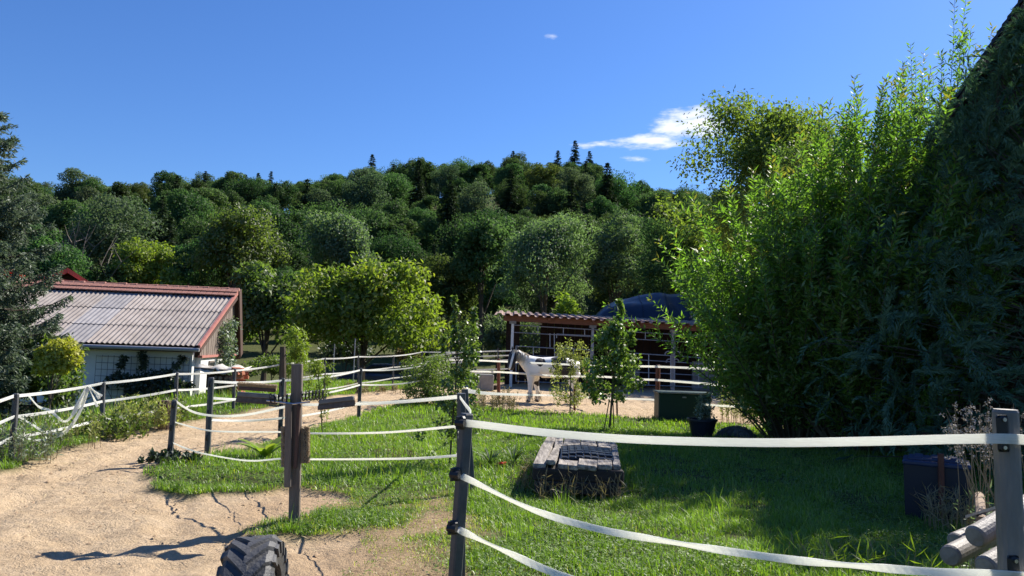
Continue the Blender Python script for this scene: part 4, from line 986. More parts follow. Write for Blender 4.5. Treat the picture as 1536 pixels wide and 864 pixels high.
# ------------------------------------------------------------------ cars behind the track
def car(base, yaw, mat, label, L_=4.1, W_=1.72, Ht=1.46):
    t = thing('parked_car', base, label, 'car', 'cars parked beyond the track')
    Rm = Matrix.Rotation(yaw, 3, 'Z'); B = Vector(base)
    def tw(p): return B + Rm @ Vector(p)
    def loft(secs):
        mb = MB(); n = len(secs[0])
        for s_ in secs: mb.v += [tuple(tw(p)) for p in s_]
        for k in range(len(secs) - 1):
            for i in range(n): mb.f.append((k * n + i, k * n + (i + 1) % n, k * n + n + (i + 1) % n, k * n + n + i))
        mb.f += [tuple(range(n - 1, -1, -1)), tuple(range((len(secs) - 1) * n, len(secs) * n))]; return mb
    secs = []
    for (x, zb, zt, hw_) in ((-L_ / 2, .42, .70, .62), (-L_ / 2 + .12, .28, .86, .78), (-L_ / 2 + .7, .2, .93, .86), (0, .18, .95, .87), (L_ / 2 - 1.0, .2, .93, .86), (L_ / 2 - .15, .27, .74, .78), (L_ / 2, .40, .62, .64)):
        secs.append([(x, -hw_ * .92, zb), (x, -hw_, zb + .15), (x, -hw_, zt - .12), (x, -hw_ * .88, zt), (x, hw_ * .88, zt), (x, hw_, zt - .12), (x, hw_, zb + .15), (x, hw_ * .92, zb)])
    loft(secs).build('body', mat, t, smooth=False)
    secs = []
    for (x, zt, hw_) in ((-L_ / 2 + .15, .93, .76), (-L_ / 2 + .55, Ht - .08, .62), (-.5, Ht, .62), (.25, Ht - .03, .61), (1.0, .95, .74)):
        secs.append([(x, -.78, .9), (x, -hw_, zt), (x, hw_, zt), (x, .78, .9)])
    loft(secs).build('cabin', mat, t)
    for s in (-1, 1):
        MB().add([tw(p) for p in ((-1.45, s * .755, .97), (.72, s * .765, .97), (.2, s * .665, Ht - .12), (-1.15, s * .675, Ht - .12))], [(0, 1, 2, 3)]).build('side_window', M['glass'], t)
        for x in (-L_ / 2 + .75, L_ / 2 - .8):
            wb_ = MB(); wb_.tube([tw((x, s * .66, .31)), tw((x, s * .88, .31))], .31, 16); wo_ = wb_.build('wheel', M['rubber'], t)
            MB().tube([tw((x, s * .86, .31)), tw((x, s * .90, .31))], .19, 12).build('rim', M['galv'], wo_)
        MB().box(tw((L_ / 2 - .1, s * .58, .66)), (.12, .26, .12), Rm).build('headlight', M['whitepaint'], t)
    MB().add([tw(p) for p in ((.40, -.6, Ht - .10), (.40, .6, Ht - .10), (1.02, .68, .97), (1.02, -.68, .97))], [(0, 1, 2, 3)]).build('windscreen', M['glass'], t)
    return t
def gy_(u, y): p = at(u, 520, y); return (p.x, y, H(p.x, y))
car(gy_(568, 40), R_(184), M['carblue'], 'dark blue car parked under the walnut tree behind the track fence')
car(gy_(640, 42), R_(20), M['carsilver'], 'pale blue car mostly hidden behind the dense round bush')
for u, v0, v1, lab in ((533, 508, 530, 'thin white pole beneath the right half of the walnut crown'), (502, 516, 552, 'thin pale pole left of the black car')):
    a = at(u, v0, 30.5); z0 = H(a.x, 30.5); o = MB().tube([(a.x, 30.5, z0), a], .022, 6).build('pole', M['galv'], base=(a.x, 30.5, z0)); props(o, lab, 'pole')

# ------------------------------------------------------------------ fences
def gpost(mb, ub, vb, ut, vt, w_=.055, y=None, n=6):
    b_ = g(ub, vb) if y is None else at(ub, vb, y)
    tpt = at(ut, vt, b_.y); b_.z = min(H(b_.x, b_.y) - .05, b_.z)
    d = (tpt - b_).normalized(); mb.tube([b_, tpt - d * .015, tpt], [w_ / 2, w_ / 2, w_ * .38], n); return b_, tpt
def tape(mb, pts, width=.04, sag=.02, seg_=10, thick=.004, tw=0.0):
    pts = [Vector(p) for p in pts]; out = []; 
    for i in range(len(pts) - 1):
        L_ = (pts[i + 1] - pts[i]).length
        for k in range(seg_): 
            u = k / seg_; out.append(pts[i].lerp(pts[i + 1], u) - UZ * sag * L_ * 4 * u * (1 - u) * .25)
    out.append(pts[-1]); n = len(out); t0 = random.random() * 6
    mb.ribbon(out, width, thick, tw=[tw * math.sin(t0 + i * .55) for i in range(n)]); return mb
def fencething(name, base, label): return thing(name, base, label, 'fence')
def insulator(parent, p, s=.05):
    MB().tube([p + Vector((-.0, -s * .9, s * .8)), p + Vector((0, -s * 1.1, 0)), p + Vector((0, -s * .9, -s * .8))], s * .45, 6).build('insulator', M['black'], parent)

# outer fence of the track
b0 = g(18, 690)
fo = fencething('electric_fence', b0, 'outer white tape fence beyond the sand track, a loose tape bundle hanging from it')
OP = [(-120, 745, -104, 622, None), (18, 690, 24, 590, None), (152, 650, 155, 573, None), (262, 632, 265, 558, None), (350, 614, 352, 553, None), (424, 603, 427, 543, None), (487, 596, 487, 537, None), (537, 588, 537, 533, None), (589, 584, 590, 534, None), (633, 578, 633, 527, None), (748, 572, 748, 522, None)]
OT = []
for (ub, vb, ut, vt, yy) in OP:
    mb = MB(); b_, t_ = gpost(mb, ub, vb, ut, vt, .075); po = mb.build('post', M['post'], fo); OT.append((b_, t_)); po['_y'] = b_.y; del po['_y']
    for f in (.06, .32, .60): insulator(po, t_.lerp(b_, f), .035)
YO = [t_.y for b_, t_ in OT]
def otape(uvs):  # uv positions at successive outer posts
    mb = MB(); tape(mb, [at(u, v, YO[i]) - Vector((0, .05, 0)) for i, u, v in uvs], .040, .03, 8, .006, .25); mb.build('tape', M['tape'], fo)
otape([(0, -104, 631), (1, 24, 594), (2, 155, 575), (3, 265, 561), (4, 352, 556), (5, 427, 546), (6, 487, 538), (7, 537, 535), (8, 590, 534), (9, 633, 528), (10, 748, 525)])
otape([(0, -104, 672), (1, 24, 625), (2, 155, 602), (3, 265, 585), (4, 352, 578), (5, 427, 569), (6, 487, 561), (7, 537, 556), (8, 590, 551), (9, 633, 545), (10, 748, 540)])
otape([(0, -104, 712), (1, 21, 656), (2, 153, 629), (3, 263, 611), (4, 351, 600), (5, 426, 592), (6, 487, 584), (7, 537, 575), (8, 590, 567), (9, 633, 560), (10, 748, 553)])
# loose bundle of tape tied to the top strand
def loose(uv, y, w_=.035):
    mb = MB(); pts = [at(u, v, y - .04 * i % .1) for i, (u, v) in enumerate(uv)]; fine = []
    for i in range(len(pts) - 1):
        p0, p1, p2, p3 = pts[max(i - 1, 0)], pts[i], pts[i + 1], pts[min(i + 2, len(pts) - 1)]
        for k in range(6):
            t = k / 6; fine.append(.5 * ((2 * p1) + (p2 - p0) * t + (2 * p0 - 5 * p1 + 4 * p2 - p3) * t * t + (3 * p1 - p0 - 3 * p2 + p3) * t**3))
    fine.append(pts[-1]); mb.ribbon(fine, w_, .006, tw=[.6 * math.sin(i * .4) for i in range(len(fine))]); mb.build('loose_tape', M['tape'], fo)
yl = (YO[1] + YO[2]) / 2
loose([(42, 592), (58, 610), (75, 616), (95, 632), (108, 624), (120, 606), (131, 580)], yl)
loose([(27, 624), (50, 638), (70, 649), (90, 650), (105, 640), (122, 612), (132, 580)], yl)
loose([(40, 657), (55, 661), (75, 658), (98, 649), (112, 632), (125, 606), (133, 580)], yl)
loose([(133, 580), (140, 596), (146, 610)], yl); loose([(134, 580), (142, 588), (149, 598)], yl); loose([(135, 581), (144, 589), (153, 594)], yl); loose([(130, 582), (118, 602), (108, 622)], yl)

# old wooden post left of the brush post
b_ = g(424, 606); mb = MB(); tt = at(424, 520, b_.y); mb.tube([b_ - UZ * .1, b_.lerp(tt, .6), tt], [.095, .09, .07], 8)
props(mb.build('timber_post', M['bark'], base=b_), 'thick old timber post standing in the outer fence behind the brush post', 'post')
for u, vb, vt, lab in ((247, 640, 601, 'short thick tree stump post in front of the barn wall'), (258, 632, 604, 'short pale timber post beside the stump in the outer fence')):
    b_ = g(u, vb + 2); tt = at(u, vt, b_.y); o = MB().tube([b_ - UZ * .1, tt], .12 if u == 247 else .06, 8).build('timber_post', M['darkwood'] if u == 247 else M['greywood'], base=b_); props(o, lab, 'post')

# inner fence of the track
b0 = g(254, 690)
fi = fencething('electric_fence', b0, 'inner white tape fence round the lawn side of the sand track')
IT = {}
for key, ub, vb, ut, vt, w_ in (('a', 254, 691, 262, 600, .075), ('b', 311, 681, 317, 566, .085), ('c', 420, 656, 424, 567, .08), ('d', 538, 626, 541, 552, .085)):
    mb = MB(); IT[key] = gpost(mb, ub, vb, ut, vt, w_); po = mb.build('post', M['post'], fi)
    for f in (.08, .42, .72): insulator(po, IT[key][1].lerp(IT[key][0], f), .045)
CL = at(692, 592, 5.4)
def curve(mb, uvy, w_, tw=.15, thick=.005):
    pts = [at(u, v, y) for u, v, y in uvy]; fine = []
    for i in range(len(pts) - 1):
        p0, p1, p2, p3 = pts[max(i - 1, 0)], pts[i], pts[i + 1], pts[min(i + 2, len(pts) - 1)]
        for k in range(8):
            t = k / 8; fine.append(.5 * ((2 * p1) + (p2 - p0) * t + (2 * p0 - 5 * p1 + 4 * p2 - p3) * t * t + (3 * p1 - p0 - 3 * p2 + p3) * t**3))
    fine.append(pts[-1]); t0 = random.random() * 6; mb.ribbon(fine, w_, thick, tw=[tw * math.sin(t0 + i * .31) for i in range(len(fine))]); return mb
ya, yb, yc, yd = [IT[k][0].y for k in 'abcd']
curve(MB(), [(262, 601, ya), (290, 618, 10), (326, 624, 9.6), (371, 622, 9), (435, 609, 8.2), (480, 607, 7.9), (540, 606, 7.4), (610, 602, 6.5), (690, 595, 5.4)], .028, .3).build('tape', M['tape'], fi)
curve(MB(), [(258, 632, ya), (290, 641, 10), (326, 647, 9.6), (424, 648, 8.6), (466, 650, 8.1), (572, 649, 6.9), (690, 639, 5.4)], .019, .6).build('tape', M['tape'], fi)
curve(MB(), [(254, 662, ya), (280, 673, 10), (308, 681, 9.7), (371, 691, 9), (424, 688, 8.5), (466, 689, 8.1), (607, 688, 6.6), (690, 683, 5.4)], .019, .5).build('tape', M['tape'], fi)
for v0, v1, v2 in ((570, 571, 555), (595, 597, 577), (628, 627, 603)):
    tape(MB(), [at(317, v0 + 2, yb), at(424, v1, yc), at(541, v2, yd), at(640, v2 - 8, 21.5)], .035, .05, 8, .005, .4).build('tape', M['tape'], fi)
MB().tube([g(692, 868) - UZ * .1, at(692, 590, 5.4)], [.036, .034], 6).build('post', M['post'], fi)

# near fence from the centre post to the right hand post
yC = 4.35; bC = at(676, 930, yC); bC.z = H(bC.x, yC) - .1
fn = fencething('electric_fence', (bC.x, bC.y, 0), 'nearest white tape fence from the centre post to the thick right post')
tC = at(700, 620, yC)
mb = MB(); dC = tC - bC; rotC = Matrix.Rotation(math.atan2(dC.x, dC.z), 3, 'Y') @ Matrix.Rotation(.6, 3, 'Z')
mb.bbox((bC + tC) / 2, (.062, .062, dC.length), rotC, .008); pC = mb.build('post', M['post'], fn)
yR = 3.2; tR = at(1508, 614, yR); bR = at(1528, 1000, yR); bR.z = min(bR.z, -.1)
nR = 16; mb = MB(); mb.tube([bR, tR - UZ * .012, tR], [.05, .05, .045], nR); pR = mb.build('post', M['greypost'], fn, smooth=False); pR['label'] = 'thick grey round post at the right edge'
for (u, v, y, s) in ((692, 634, yC - .05, .045), (684, 711, yC - .05, .05), (680, 791, yC - .05, .05)):
    p = at(u, v, y); mb = MB(); mb.bbox(p, (.05, .04, .075), None, .012); mb.tube([p + Vector((-.03, -.01, 0)), p + Vector((.02, -.03, .0))], .022, 8); mb.tube([p + Vector((-.02, -.02, .035)), p + Vector((-.02, -.02, -.035))], .012, 6)
    mb.build('insulator', M['black'], pC)
for (u, v, h_) in ((1504, 650, .15), (1521, 862, .15)):
    p = at(u, v, yR - .055); mb = MB(); mb.bbox(p, (.05, .022, h_), Matrix.Rotation(-.05, 3, 'Y'), .011); ins = mb.build('insulator', M['black'], pR)
    for s in (-1, 1): MB().tube([p + Vector((-.0, -.010, s * h_ * .38)), p + Vector((0, -.017, s * h_ * .38))], .008, 8).build('screw', M['steel'], ins)
curve(MB(), [(690, 634, yC - .06), (720, 637, 4.3), (800, 647, 4.15), (900, 656, 4.0), (1000, 661, 3.85), (1150, 664, 3.65), (1300, 662, 3.45), (1420, 659, 3.3), (1500, 658, yR - .07), (1545, 660, yR - .07), (1700, 668, 3.0)], .041, .12).build('tape', M['tape'], fn)
curve(MB(), [(684, 711, yC - .06), (705, 720, 4.3), (800, 765, 4.1), (900, 794, 3.95), (1000, 812, 3.8), (1100, 828, 3.65), (1200, 841, 3.5), (1300, 850, 3.4), (1400, 858, 3.3), (1520, 862, yR - .07), (1640, 866, 3.1)], .036, .75).build('tape', M['tape'], fn)
curve(MB(), [(680, 791, yC - .06), (700, 800, 4.3), (760, 828, 4.15), (850, 866, 4.0), (1000, 905, 3.8), (1300, 945, 3.4), (1525, 960, yR - .07)], .038, .8).build('tape', M['tape'], fn)
curve(MB(), [(690, 596, 5.36), (697, 606, 5.0), (706, 620, 4.45), (692, 632, yC - .06)], .022, .1).build('tape', M['tape'], fn)
curve(MB(), [(688, 650, 5.3), (690, 660, 5.0), (690, 690, 4.6), (684, 709, yC - .06)], .03, .6).build('tape', M['tape'], fn)
curve(MB(), [(690, 735, 5.2), (686, 760, 4.8), (681, 790, yC - .06)], .03, .6).build('tape', M['tape'], fn)

# paddock fence in front of the shelter
b1 = g(748, 597); b2 = g(986, 623)
fp = fencething('electric_fence', b1, 'white tape fence on red-brown posts in front of the horse')
T1 = []
for ub, vb, ut, vt, w_ in ((748, 596, 748, 538, .11), (986, 623, 987, 547, .12)):
    mb = MB(); T1.append(gpost(mb, ub, vb, ut, vt, w_, n=8)); mb.build('post', M['redpost'], fp)
mb = MB(); gpost(mb, 862, 612, 862, 578, .07, n=8); mb.build('post', M['redpost'], fp)
mb = MB(); gpost(mb, 926, 621, 925, 590, .05); mb.build('post', M['darkwood'], fp)
bb_ = g(709, 742); mb = MB(); tt_ = at(697, 584, bb_.y); mb.tube([bb_ - UZ * .05, tt_], [.045, .042], 6); mb.build('post', M['post'], fp)['label'] = 'dark leaning post near the centre of the lawn'
y1, y2 = b1.y, b2.y; ym = lambda u: y1 + (y2 - y1) * (u - 748) / (986 - 748)
def pt(uvs, w_=.05): curve(MB(), [(u, v, (ym(u) if u >= 748 else y1 + (748 - u) * .02) - .07) for u, v in uvs], w_, .2).build('tape', M['tape'], fp)
pt([(640, 541), (700, 540), (748, 542), (835, 546), (905, 549), (986, 550), (1090, 555), (1180, 562)], .055)
pt([(640, 556), (700, 557), (748, 558), (835, 564), (900, 565), (960, 569), (986, 570), (1050, 575), (1085, 578), (1110, 577), (1180, 580)], .055)
curve(MB(), [(698, 586, bb_.y), (748, 591, y1 * .6), (835, 593.5, ym(835) - .1), (900, 597, ym(900) - .1), (986, 600, ym(986) - .07), (1070, 608, ym(1070)), (1110, 610, ym(1110)), (1200, 616, ym(1200))], .05, .2).build('tape', M['tape'], fp)
for k, v in enumerate((526, 533, 540, 553, 558)):
    curve(MB(), [(640, v + 10, 27), (690, v + 3, 28), (768, v, 29.5)], .045, .1).build('tape', M['tape'], fp)
mb = MB(); mb.tube([at(747, 596, 29), at(747, 522, 29)], .025, 6); mb.build('post', M['post'], fp)

# ------------------------------------------------------------------ horse brush post
YB_ = g(440, 782).y; qb = g(440, 782); qb.z = H(qb.x, qb.y)
bp_ = thing('brush_post', qb, 'wooden scratching post with brushes and coil springs standing at the edge of the sand', 'post')
def w(u, v, dy=0): return at(u, v, YB_ + dy)
c0, c1 = w(441.5, 786), w(446, 546); d = c1 - c0
mb = MB(); mb.bbox((c0 + c1) / 2, (.095, .095, d.length), Matrix.Rotation(math.atan2(d.x, d.z), 3, 'Y') @ Matrix.Rotation(.15, 3, 'Z'), .006); mb.build('upright', M['greywood'], bp_)
c0, c1 = w(436, 728), w(437.5, 604); d = c1 - c0
MB().bbox((c0 + c1) / 2 + Vector((0, -.085, 0)), (.06, .05, d.length), Matrix.Rotation(math.atan2(d.x, d.z), 3, 'Y'), .005).build('front_board', M['greywood'], bp_)
c0, c1 = w(450, 700), w(450, 606)
MB().bbox((c0 + c1) / 2 + Vector((0, -.085, 0)), (.03, .04, (c1 - c0).length), None, .005).build('side_board', M['darkwood'], bp_)
MB().tube([w(400, 601, -.06), w(440, 606, -.10), w(465, 603, -.06)], .009, 6).build('bolt', M['steel'], bp_)
def bristles(name, p0, p1, out_fn, ln, n, mat, par, r=.004):
    mb = MB(); p0, p1 = Vector(p0), Vector(p1)
    for i in range(n):
        p = p0.lerp(p1, random.random()); o_ = Vector(out_fn(i)).normalized(); L_ = ln * random.uniform(.85, 1.08)
        s1 = o_.orthogonal().normalized() * r; s2 = o_.cross(s1).normalized() * r; e = p + o_ * L_
        mb.add([p + s1, p - s1 * .5 + s2, p - s1 * .5 - s2, e + s1 * .8, e - s1 * .4 + s2 * .8, e - s1 * .4 - s2 * .8], [(0, 1, 4, 3), (1, 2, 5, 4), (2, 0, 3, 5), (3, 4, 5)])
    o_ = mb.build(name, mat, par); o_['kind'] = 'stuff'; return o_
def ring(): a = random.random() * 6.283; return (math.cos(a), math.sin(a), random.uniform(-.15, .15))
for (u, v0, v1, dy, mt, lab) in ((428.5, 640, 700, -.06, 'bristle', 'left upright brush'), (458, 640, 694, -.01, 'bristle', 'right upright brush')):
    a, b_ = w(u, v0, dy), w(u, v1, dy); br = MB().tube([a, b_], .022, 8).build('brush', M['darkwood'], bp_); br['label'] = lab
    bristles('bristles', a, b_, lambda i: ring(), .042, 1500, M[mt], br)
def arm(name, u0, v0, u1, v1, rise, lab):
    a, b_ = w(u0, v0, -.04), w(u1, v1, -.04); d = b_ - a; rot = Matrix.Rotation(-math.atan2(d.z, d.x), 3, 'Y')
    o_ = MB().bbox((a + b_) / 2, (d.length, .06, .038), rot, .006).build(name, M['greybar'], bp_); o_['label'] = lab
    bristles('bristles', a, b_, lambda i: (random.uniform(-.2, .2), random.uniform(-.5, .5), -1), .072, 1100, M['bristledark'], o_)
    if rise:
        a2, b2 = a + UZ * .055, b_ + UZ * .055; MB().bbox((a2 + b2) / 2, (d.length * .95, .045, .03), rot, .005).build('brush_back', M['darkwood'], o_)
        bristles('bristles', a2, b2, lambda i: (random.uniform(-.2, .2), random.uniform(-.7, .7), 1), .055, 1200, M['bristle'], o_)
arm('brush_arm', 357, 591, 414, 595, True, 'left horizontal arm with pale bristles above')
arm('brush_arm', 479, 603, 531, 597, False, 'right horizontal arm with grey bristles beneath')
def coil(u0, v0, u1, v1, turns, r):
    a, b_ = w(u0, v0, -.05), w(u1, v1, -.05); n = turns * 12; d = (b_ - a).normalized(); o1 = Vector((0, 1, 0)); o2 = UZ
    MB().tube([a.lerp(b_, i / n) + o1 * r * math.cos(i / 12 * 6.283) + o2 * r * math.sin(i / 12 * 6.283) for i in range(n + 1)], .006, 5).build('coil_spring', M['black'], bp_)
coil(404, 597, 441, 599, 6, .042); coil(452, 594, 488, 592, 7, .042)

# ------------------------------------------------------------------ tractor tyres
def tyre(base, R0, W_, label, yaw, tiltx=0.0):
    t = thing('tractor_tyre', base, label, 'tyre'); n = 48
    Rm = Matrix.Rotation(yaw, 3, 'Z') @ Matrix.Rotation(tiltx, 3, 'Y'); B = Vector(base)
    def tw(x, r, a): return B + Rm @ Vector((x, r * math.sin(a), r * math.cos(a)))
    prof = [(-.50, .60), (-.56, .74), (-.52, .88), (-.42, .945), (0, .965), (.42, .945), (.52, .88), (.56, .74), (.50, .60), (.40, .60), (.40, .86), (-.40, .86), (-.40, .60)]
    mb = MB(); k = len(prof)
    for i in range(n):
        a = 2 * math.pi * i / n
        for (x, r) in prof: mb.v.append(tuple(tw(x * W_, r * R0, a)))
    for i in range(n):
        for j in range(k): mb.f.append((i * k + j, i * k + (j + 1) % k, ((i + 1) % n) * k + (j + 1) % k, ((i + 1) % n) * k + j))
    mb.build('carcass', M['rubber'], t)
    nl = 20
    for i in range(nl):
        for s in (-1, 1):
            a0 = 2 * math.pi * (i + (.5 if s > 0 else 0)) / nl; lb = MB(); S = 5; vs = []
            for q in range(S + 1):
                f = q / S; x = s * (.53 - f * .58) * W_; a = a0 - f * .42; hw_ = .085 + .015 * f; ro = R0 * (1.0 - .10 * (1 - f)**3 * (1 if f < .5 else 0) * 0 - (.075 if q == 0 else 0)); ri = R0 * .93 - (.06 * R0 if q == 0 else 0)
                vs += [tw(x, ri, a - hw_ * 1.15), tw(x, ro, a - hw_ * .8), tw(x, ro, a + hw_ * .8), tw(x, ri, a + hw_ * 1.15)]
            fs = [(q * 4 + e, q * 4 + (e + 1) % 4, q * 4 + 4 + (e + 1) % 4, q * 4 + 4 + e) for q in range(S) for e in range(4)] + [(3, 2, 1, 0), tuple(range(S * 4, S * 4 + 4))]
            xo = s * .55 * W_
            j = len(vs); vs += [tw(s * .53 * W_, R0 * .92, a0 - .085), tw(s * .60 * W_, R0 * .90, a0 - .075), tw(s * .60 * W_, R0 * .90, a0 + .075), tw(s * .53 * W_, R0 * .92, a0 + .085),
                               tw(s * .53 * W_, R0 * .74, a0 + .02), tw(s * .60 * W_, R0 * .74, a0 + .03), tw(s * .60 * W_, R0 * .74, a0 + .10), tw(s * .53 * W_, R0 * .74, a0 + .11)]
            fs += [(j, j + 1, j + 2, j + 3), (j, j + 4, j + 5, j + 1), (j + 1, j + 5, j + 6, j + 2), (j + 2, j + 6, j + 7, j + 3), (j + 4, j + 7, j + 6, j + 5)]
            lb.add(vs, fs); lb.build('tread_lug', M['rubber'], t)
    return t
tb = at(370, 872, 4.15); tyre((tb.x, 4.3, .54 - .40), .40, .245, 'large tractor tyre half buried upright in the sand at the bottom edge', R_(9), R_(-4))
tb = at(1094, 640, 14.9); tyre((tb.x + .2, 15.1, -.22), .46, .34, 'half hidden old tyre behind the dark plant pot', R_(50))

# ------------------------------------------------------------------ sleeper stack with rubber mat
f0 = at(799, 691, 8.45); f1 = at(934, 694, 8.45); k0 = at(829, 650, 11.0); k1 = at(947, 649, 11.0)
ZT = .385; bx0 = f0.x; bx1 = f1.x
sb_ = ((bx0 + bx1) / 2 + .1, 9.6, 0)
ss = thing('sleeper_stack', sb_, 'low square stack of weathered dark timber sleepers on the lawn', 'timber stack')
dxs = (k0.x - f0.x); wds = [.15, .12, .24, .22, .17, .10]; tw_ = sum(wds); x0 = bx0
for i, wd_ in enumerate(wds):
    wd_ = wd_ / tw_ * (bx1 - bx0); xc = x0 + wd_ / 2; x0 += wd_
    ycut = [8.43 + random.uniform(-.06, .05)]
    while ycut[-1] < 10.5: ycut.append(ycut[-1] + random.uniform(.8, 1.9))
    ycut[-1] = 11.0 + random.uniform(-.08, .08)
    for q in range(len(ycut) - 1):
        a, b_ = ycut[q] + .01, ycut[q + 1] - .01; cx = xc + (dxs * .75) * ((a + b_) / 2 - 8.45) / 2.6
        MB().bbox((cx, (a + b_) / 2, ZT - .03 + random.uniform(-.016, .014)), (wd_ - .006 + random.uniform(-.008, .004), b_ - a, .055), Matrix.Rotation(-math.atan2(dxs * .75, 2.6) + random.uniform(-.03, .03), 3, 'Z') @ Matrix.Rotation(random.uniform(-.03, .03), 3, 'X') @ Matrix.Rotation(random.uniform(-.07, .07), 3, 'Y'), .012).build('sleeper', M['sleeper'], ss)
for layer in range(2):
    for q in range(9):
        yy = 8.53 + q * .285; cx = (bx0 + bx1) / 2 + dxs * .75 * (yy - 8.45) / 2.6
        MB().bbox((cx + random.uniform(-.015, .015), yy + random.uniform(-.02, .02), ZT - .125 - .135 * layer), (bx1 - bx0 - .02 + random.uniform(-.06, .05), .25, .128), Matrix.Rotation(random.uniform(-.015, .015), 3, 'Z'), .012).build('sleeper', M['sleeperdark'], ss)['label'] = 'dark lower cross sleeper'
mtx = (bx0 + bx1) / 2 + .12
rm = thing('rubber_mat', (mtx, 9.45, ZT), 'black rubber grid mat lying on the sleeper stack', 'mat')
gm = MB(); NXm, NYm = 7, 6; mw, ml = .60, .95; xo, yo = mtx - mw / 2, 8.80
def mz(x, y): return ZT + .032 + .012 * math.sin(x * 9) + .008 * math.sin(y * 7) + (.03 if y < 8.95 else 0) * -1 * (8.95 - y) / .15
skx = lambda y: dxs * .5 * (y - 8.45) / 2.6
for i in range(NXm + 1):
    x = xo + mw * i / NXm; gm.tube([(x + skx(yo + ml * j / 8), yo + ml * j / 8, mz(x, yo + ml * j / 8)) for j in range(9)], .011, 5)
for j in range(NYm + 1):
    y = yo + ml * j / NYm; gm.tube([(xo + mw * i / 8 + skx(y), y, mz(xo + mw * i / 8, y)) for i in range(9)], .011, 5)
gm.build('grid', M['mat'], rm)
for i in range(NXm):
    for j in range(NYm):
        x = xo + mw * (i + .5) / NXm; y = yo + ml * (j + .5) / NYm
        MB().bbox((x + skx(y), y, mz(x, y) - .004), (mw / NXm - .02, ml / NYm - .022, .022), Matrix.Rotation(random.uniform(-.05, .05), 3, 'Y'), .006).build('pad', M['mat'], rm)

# ------------------------------------------------------------------ right foreground: bin, plastic posts, metal sheet
bz = g(1405, 786); bzz = H(bz.x, bz.y); sc_ = bz.y / F
bn = thing('storage_bin', (bz.x, bz.y, bzz), 'dark blue plastic bin with a ridged lid standing in the shade', 'bin')
bwid = 82 * sc_; bh = at(1405, 700, bz.y).z - bzz
MB().box((bz.x, bz.y + .2, bzz + bh / 2), (bwid, .4, bh), None, 1.05).build('body', M['bin'], bn)
lid = MB(); lid.bbox((bz.x, bz.y + .2, bzz + bh + .02), (bwid + .05, .46, .05), None, .015); lid.bbox((bz.x, bz.y + .2, bzz + bh + .055), (bwid - .06, .34, .03), None, .01)
for s in (-1, 0, 1): lid.bbox((bz.x + s * bwid * .28, bz.y + .2, bzz + bh + .075), (.08, .3, .018), None, .006)
lid.build('lid', M['binlid_lit'], bn)
bn.rotation_euler = (0, 0, R_(-29))
st_ = at(1412, 700, bz.y - .05); o = MB().tube([(st_.x, bz.y - .06, bzz), (st_.x - .01, bz.y - .06, bzz + bh + .14)], .03, 7).build('stake', M['redpost'], base=(st_.x, bz.y - .06, bzz)); props(o, 'short reddish stake standing in front of the blue bin', 'stake')
def log(u0, v0, y0, u1, v1, y1, r, lab, end=False):
    a, b_ = at(u0, v0, y0), at(u1, v1, y1); t = thing('plastic_post', tuple(a), lab, 'post', 'spare grey posts piled beside the right fence post')
    n = 20; mb = MB(); d = (b_ - a).normalized(); mb.tube([a, a + d * .012, b_ - d * .01, b_], [r * .86, r, r, r * .9], n); mb.build('shaft', M['greypost'], t)
    o1 = d.orthogonal().normalized(); MB().tube([a - d * .003, a + d * .004], r * .80, n).build('end_cap', M['stone'], t)
    if end: MB().tube([a - d * .004 + UZ * r * .2, a - d * .0055 + UZ * r * .2], r * .3, 10).build('hole', M['black'], t)
log(1462, 806, 3.75, 1640, 700, 4.3, .054, 'uppermost grey plastic post of the pile, pointing at the viewer', True)
log(1425, 834, 3.8, 1560, 765, 4.7, .052, 'lower left grey plastic post under the uppermost one')
log(1478, 852, 3.55, 1650, 752, 4.1, .054, 'lower right grey plastic post lying nearest the right fence post')
log(1432, 812, 4.15, 1560, 757, 4.9, .045, 'thin rear grey plastic post at the back of the pile')
log(1517, 816, 3.5, 1660, 760, 3.9, .05, 'short dark grey post end showing beside the fence post')
msh = MB(); a, b_, c_, d_ = at(1448, 773, 4.2), at(1500, 757, 4.4), at(1620, 720, 5.2), at(1560, 745, 5.0)
msh.add([a, b_, c_, d_] + [p - UZ * .015 for p in (a, b_, c_, d_)], [(0, 1, 2, 3), (7, 6, 5, 4), (0, 4, 5, 1), (1, 5, 6, 2), (2, 6, 7, 3), (3, 7, 4, 0)])
props(msh.build('metal_sheet', M['galv'], base=tuple(a)), 'grey metal sheet leaning on top of the piled posts', 'sheet')
yl_ = at(1472, 782, 4.25); o = MB().tube([yl_, yl_ + Vector((.3, .5, .05))], .028, 10).build('cut_log', M['firewood'], base=tuple(yl_)); props(o, 'short cut log with pale yellow end under the metal sheet', 'log')

# ------------------------------------------------------------------ trough, pot, stone
tb = g(1027, 631); tz = H(tb.x, tb.y); k = tb.y / F
tg = thing('feed_box', (tb.x, tb.y, tz), 'dark green feed box beside the red-brown fence post', 'box')
wd = 78 * k; hgt = at(1026, 591, tb.y).z - tz
MB().bbox((tb.x, tb.y + .3, tz + hgt / 2), (wd, .6, hgt), None, .02).build('body', M['trough'], tg)
MB().bbox((tb.x, tb.y + .3, tz + hgt + .02), (wd + .07, .66, .045), None, .012).build('lid', M['trough'], tg)
MB().bbox((tb.x, tb.y - .02, tz + hgt + .02), (wd + .06, .03, .035), None, .008).build('lid_strip', M['galv'], tg)
MB().bbox((tb.x - .02, tb.y - .015, tz + hgt - .08), (.10, .02, .03), None, .006).build('latch', M['galv'], tg)
pb = g(1053, 656); pz = H(pb.x, pb.y); k = pb.y / F
pt_ = thing('plant_pot', (pb.x, pb.y, pz), 'large dark plastic pot tapering to the base, on the lawn', 'pot')
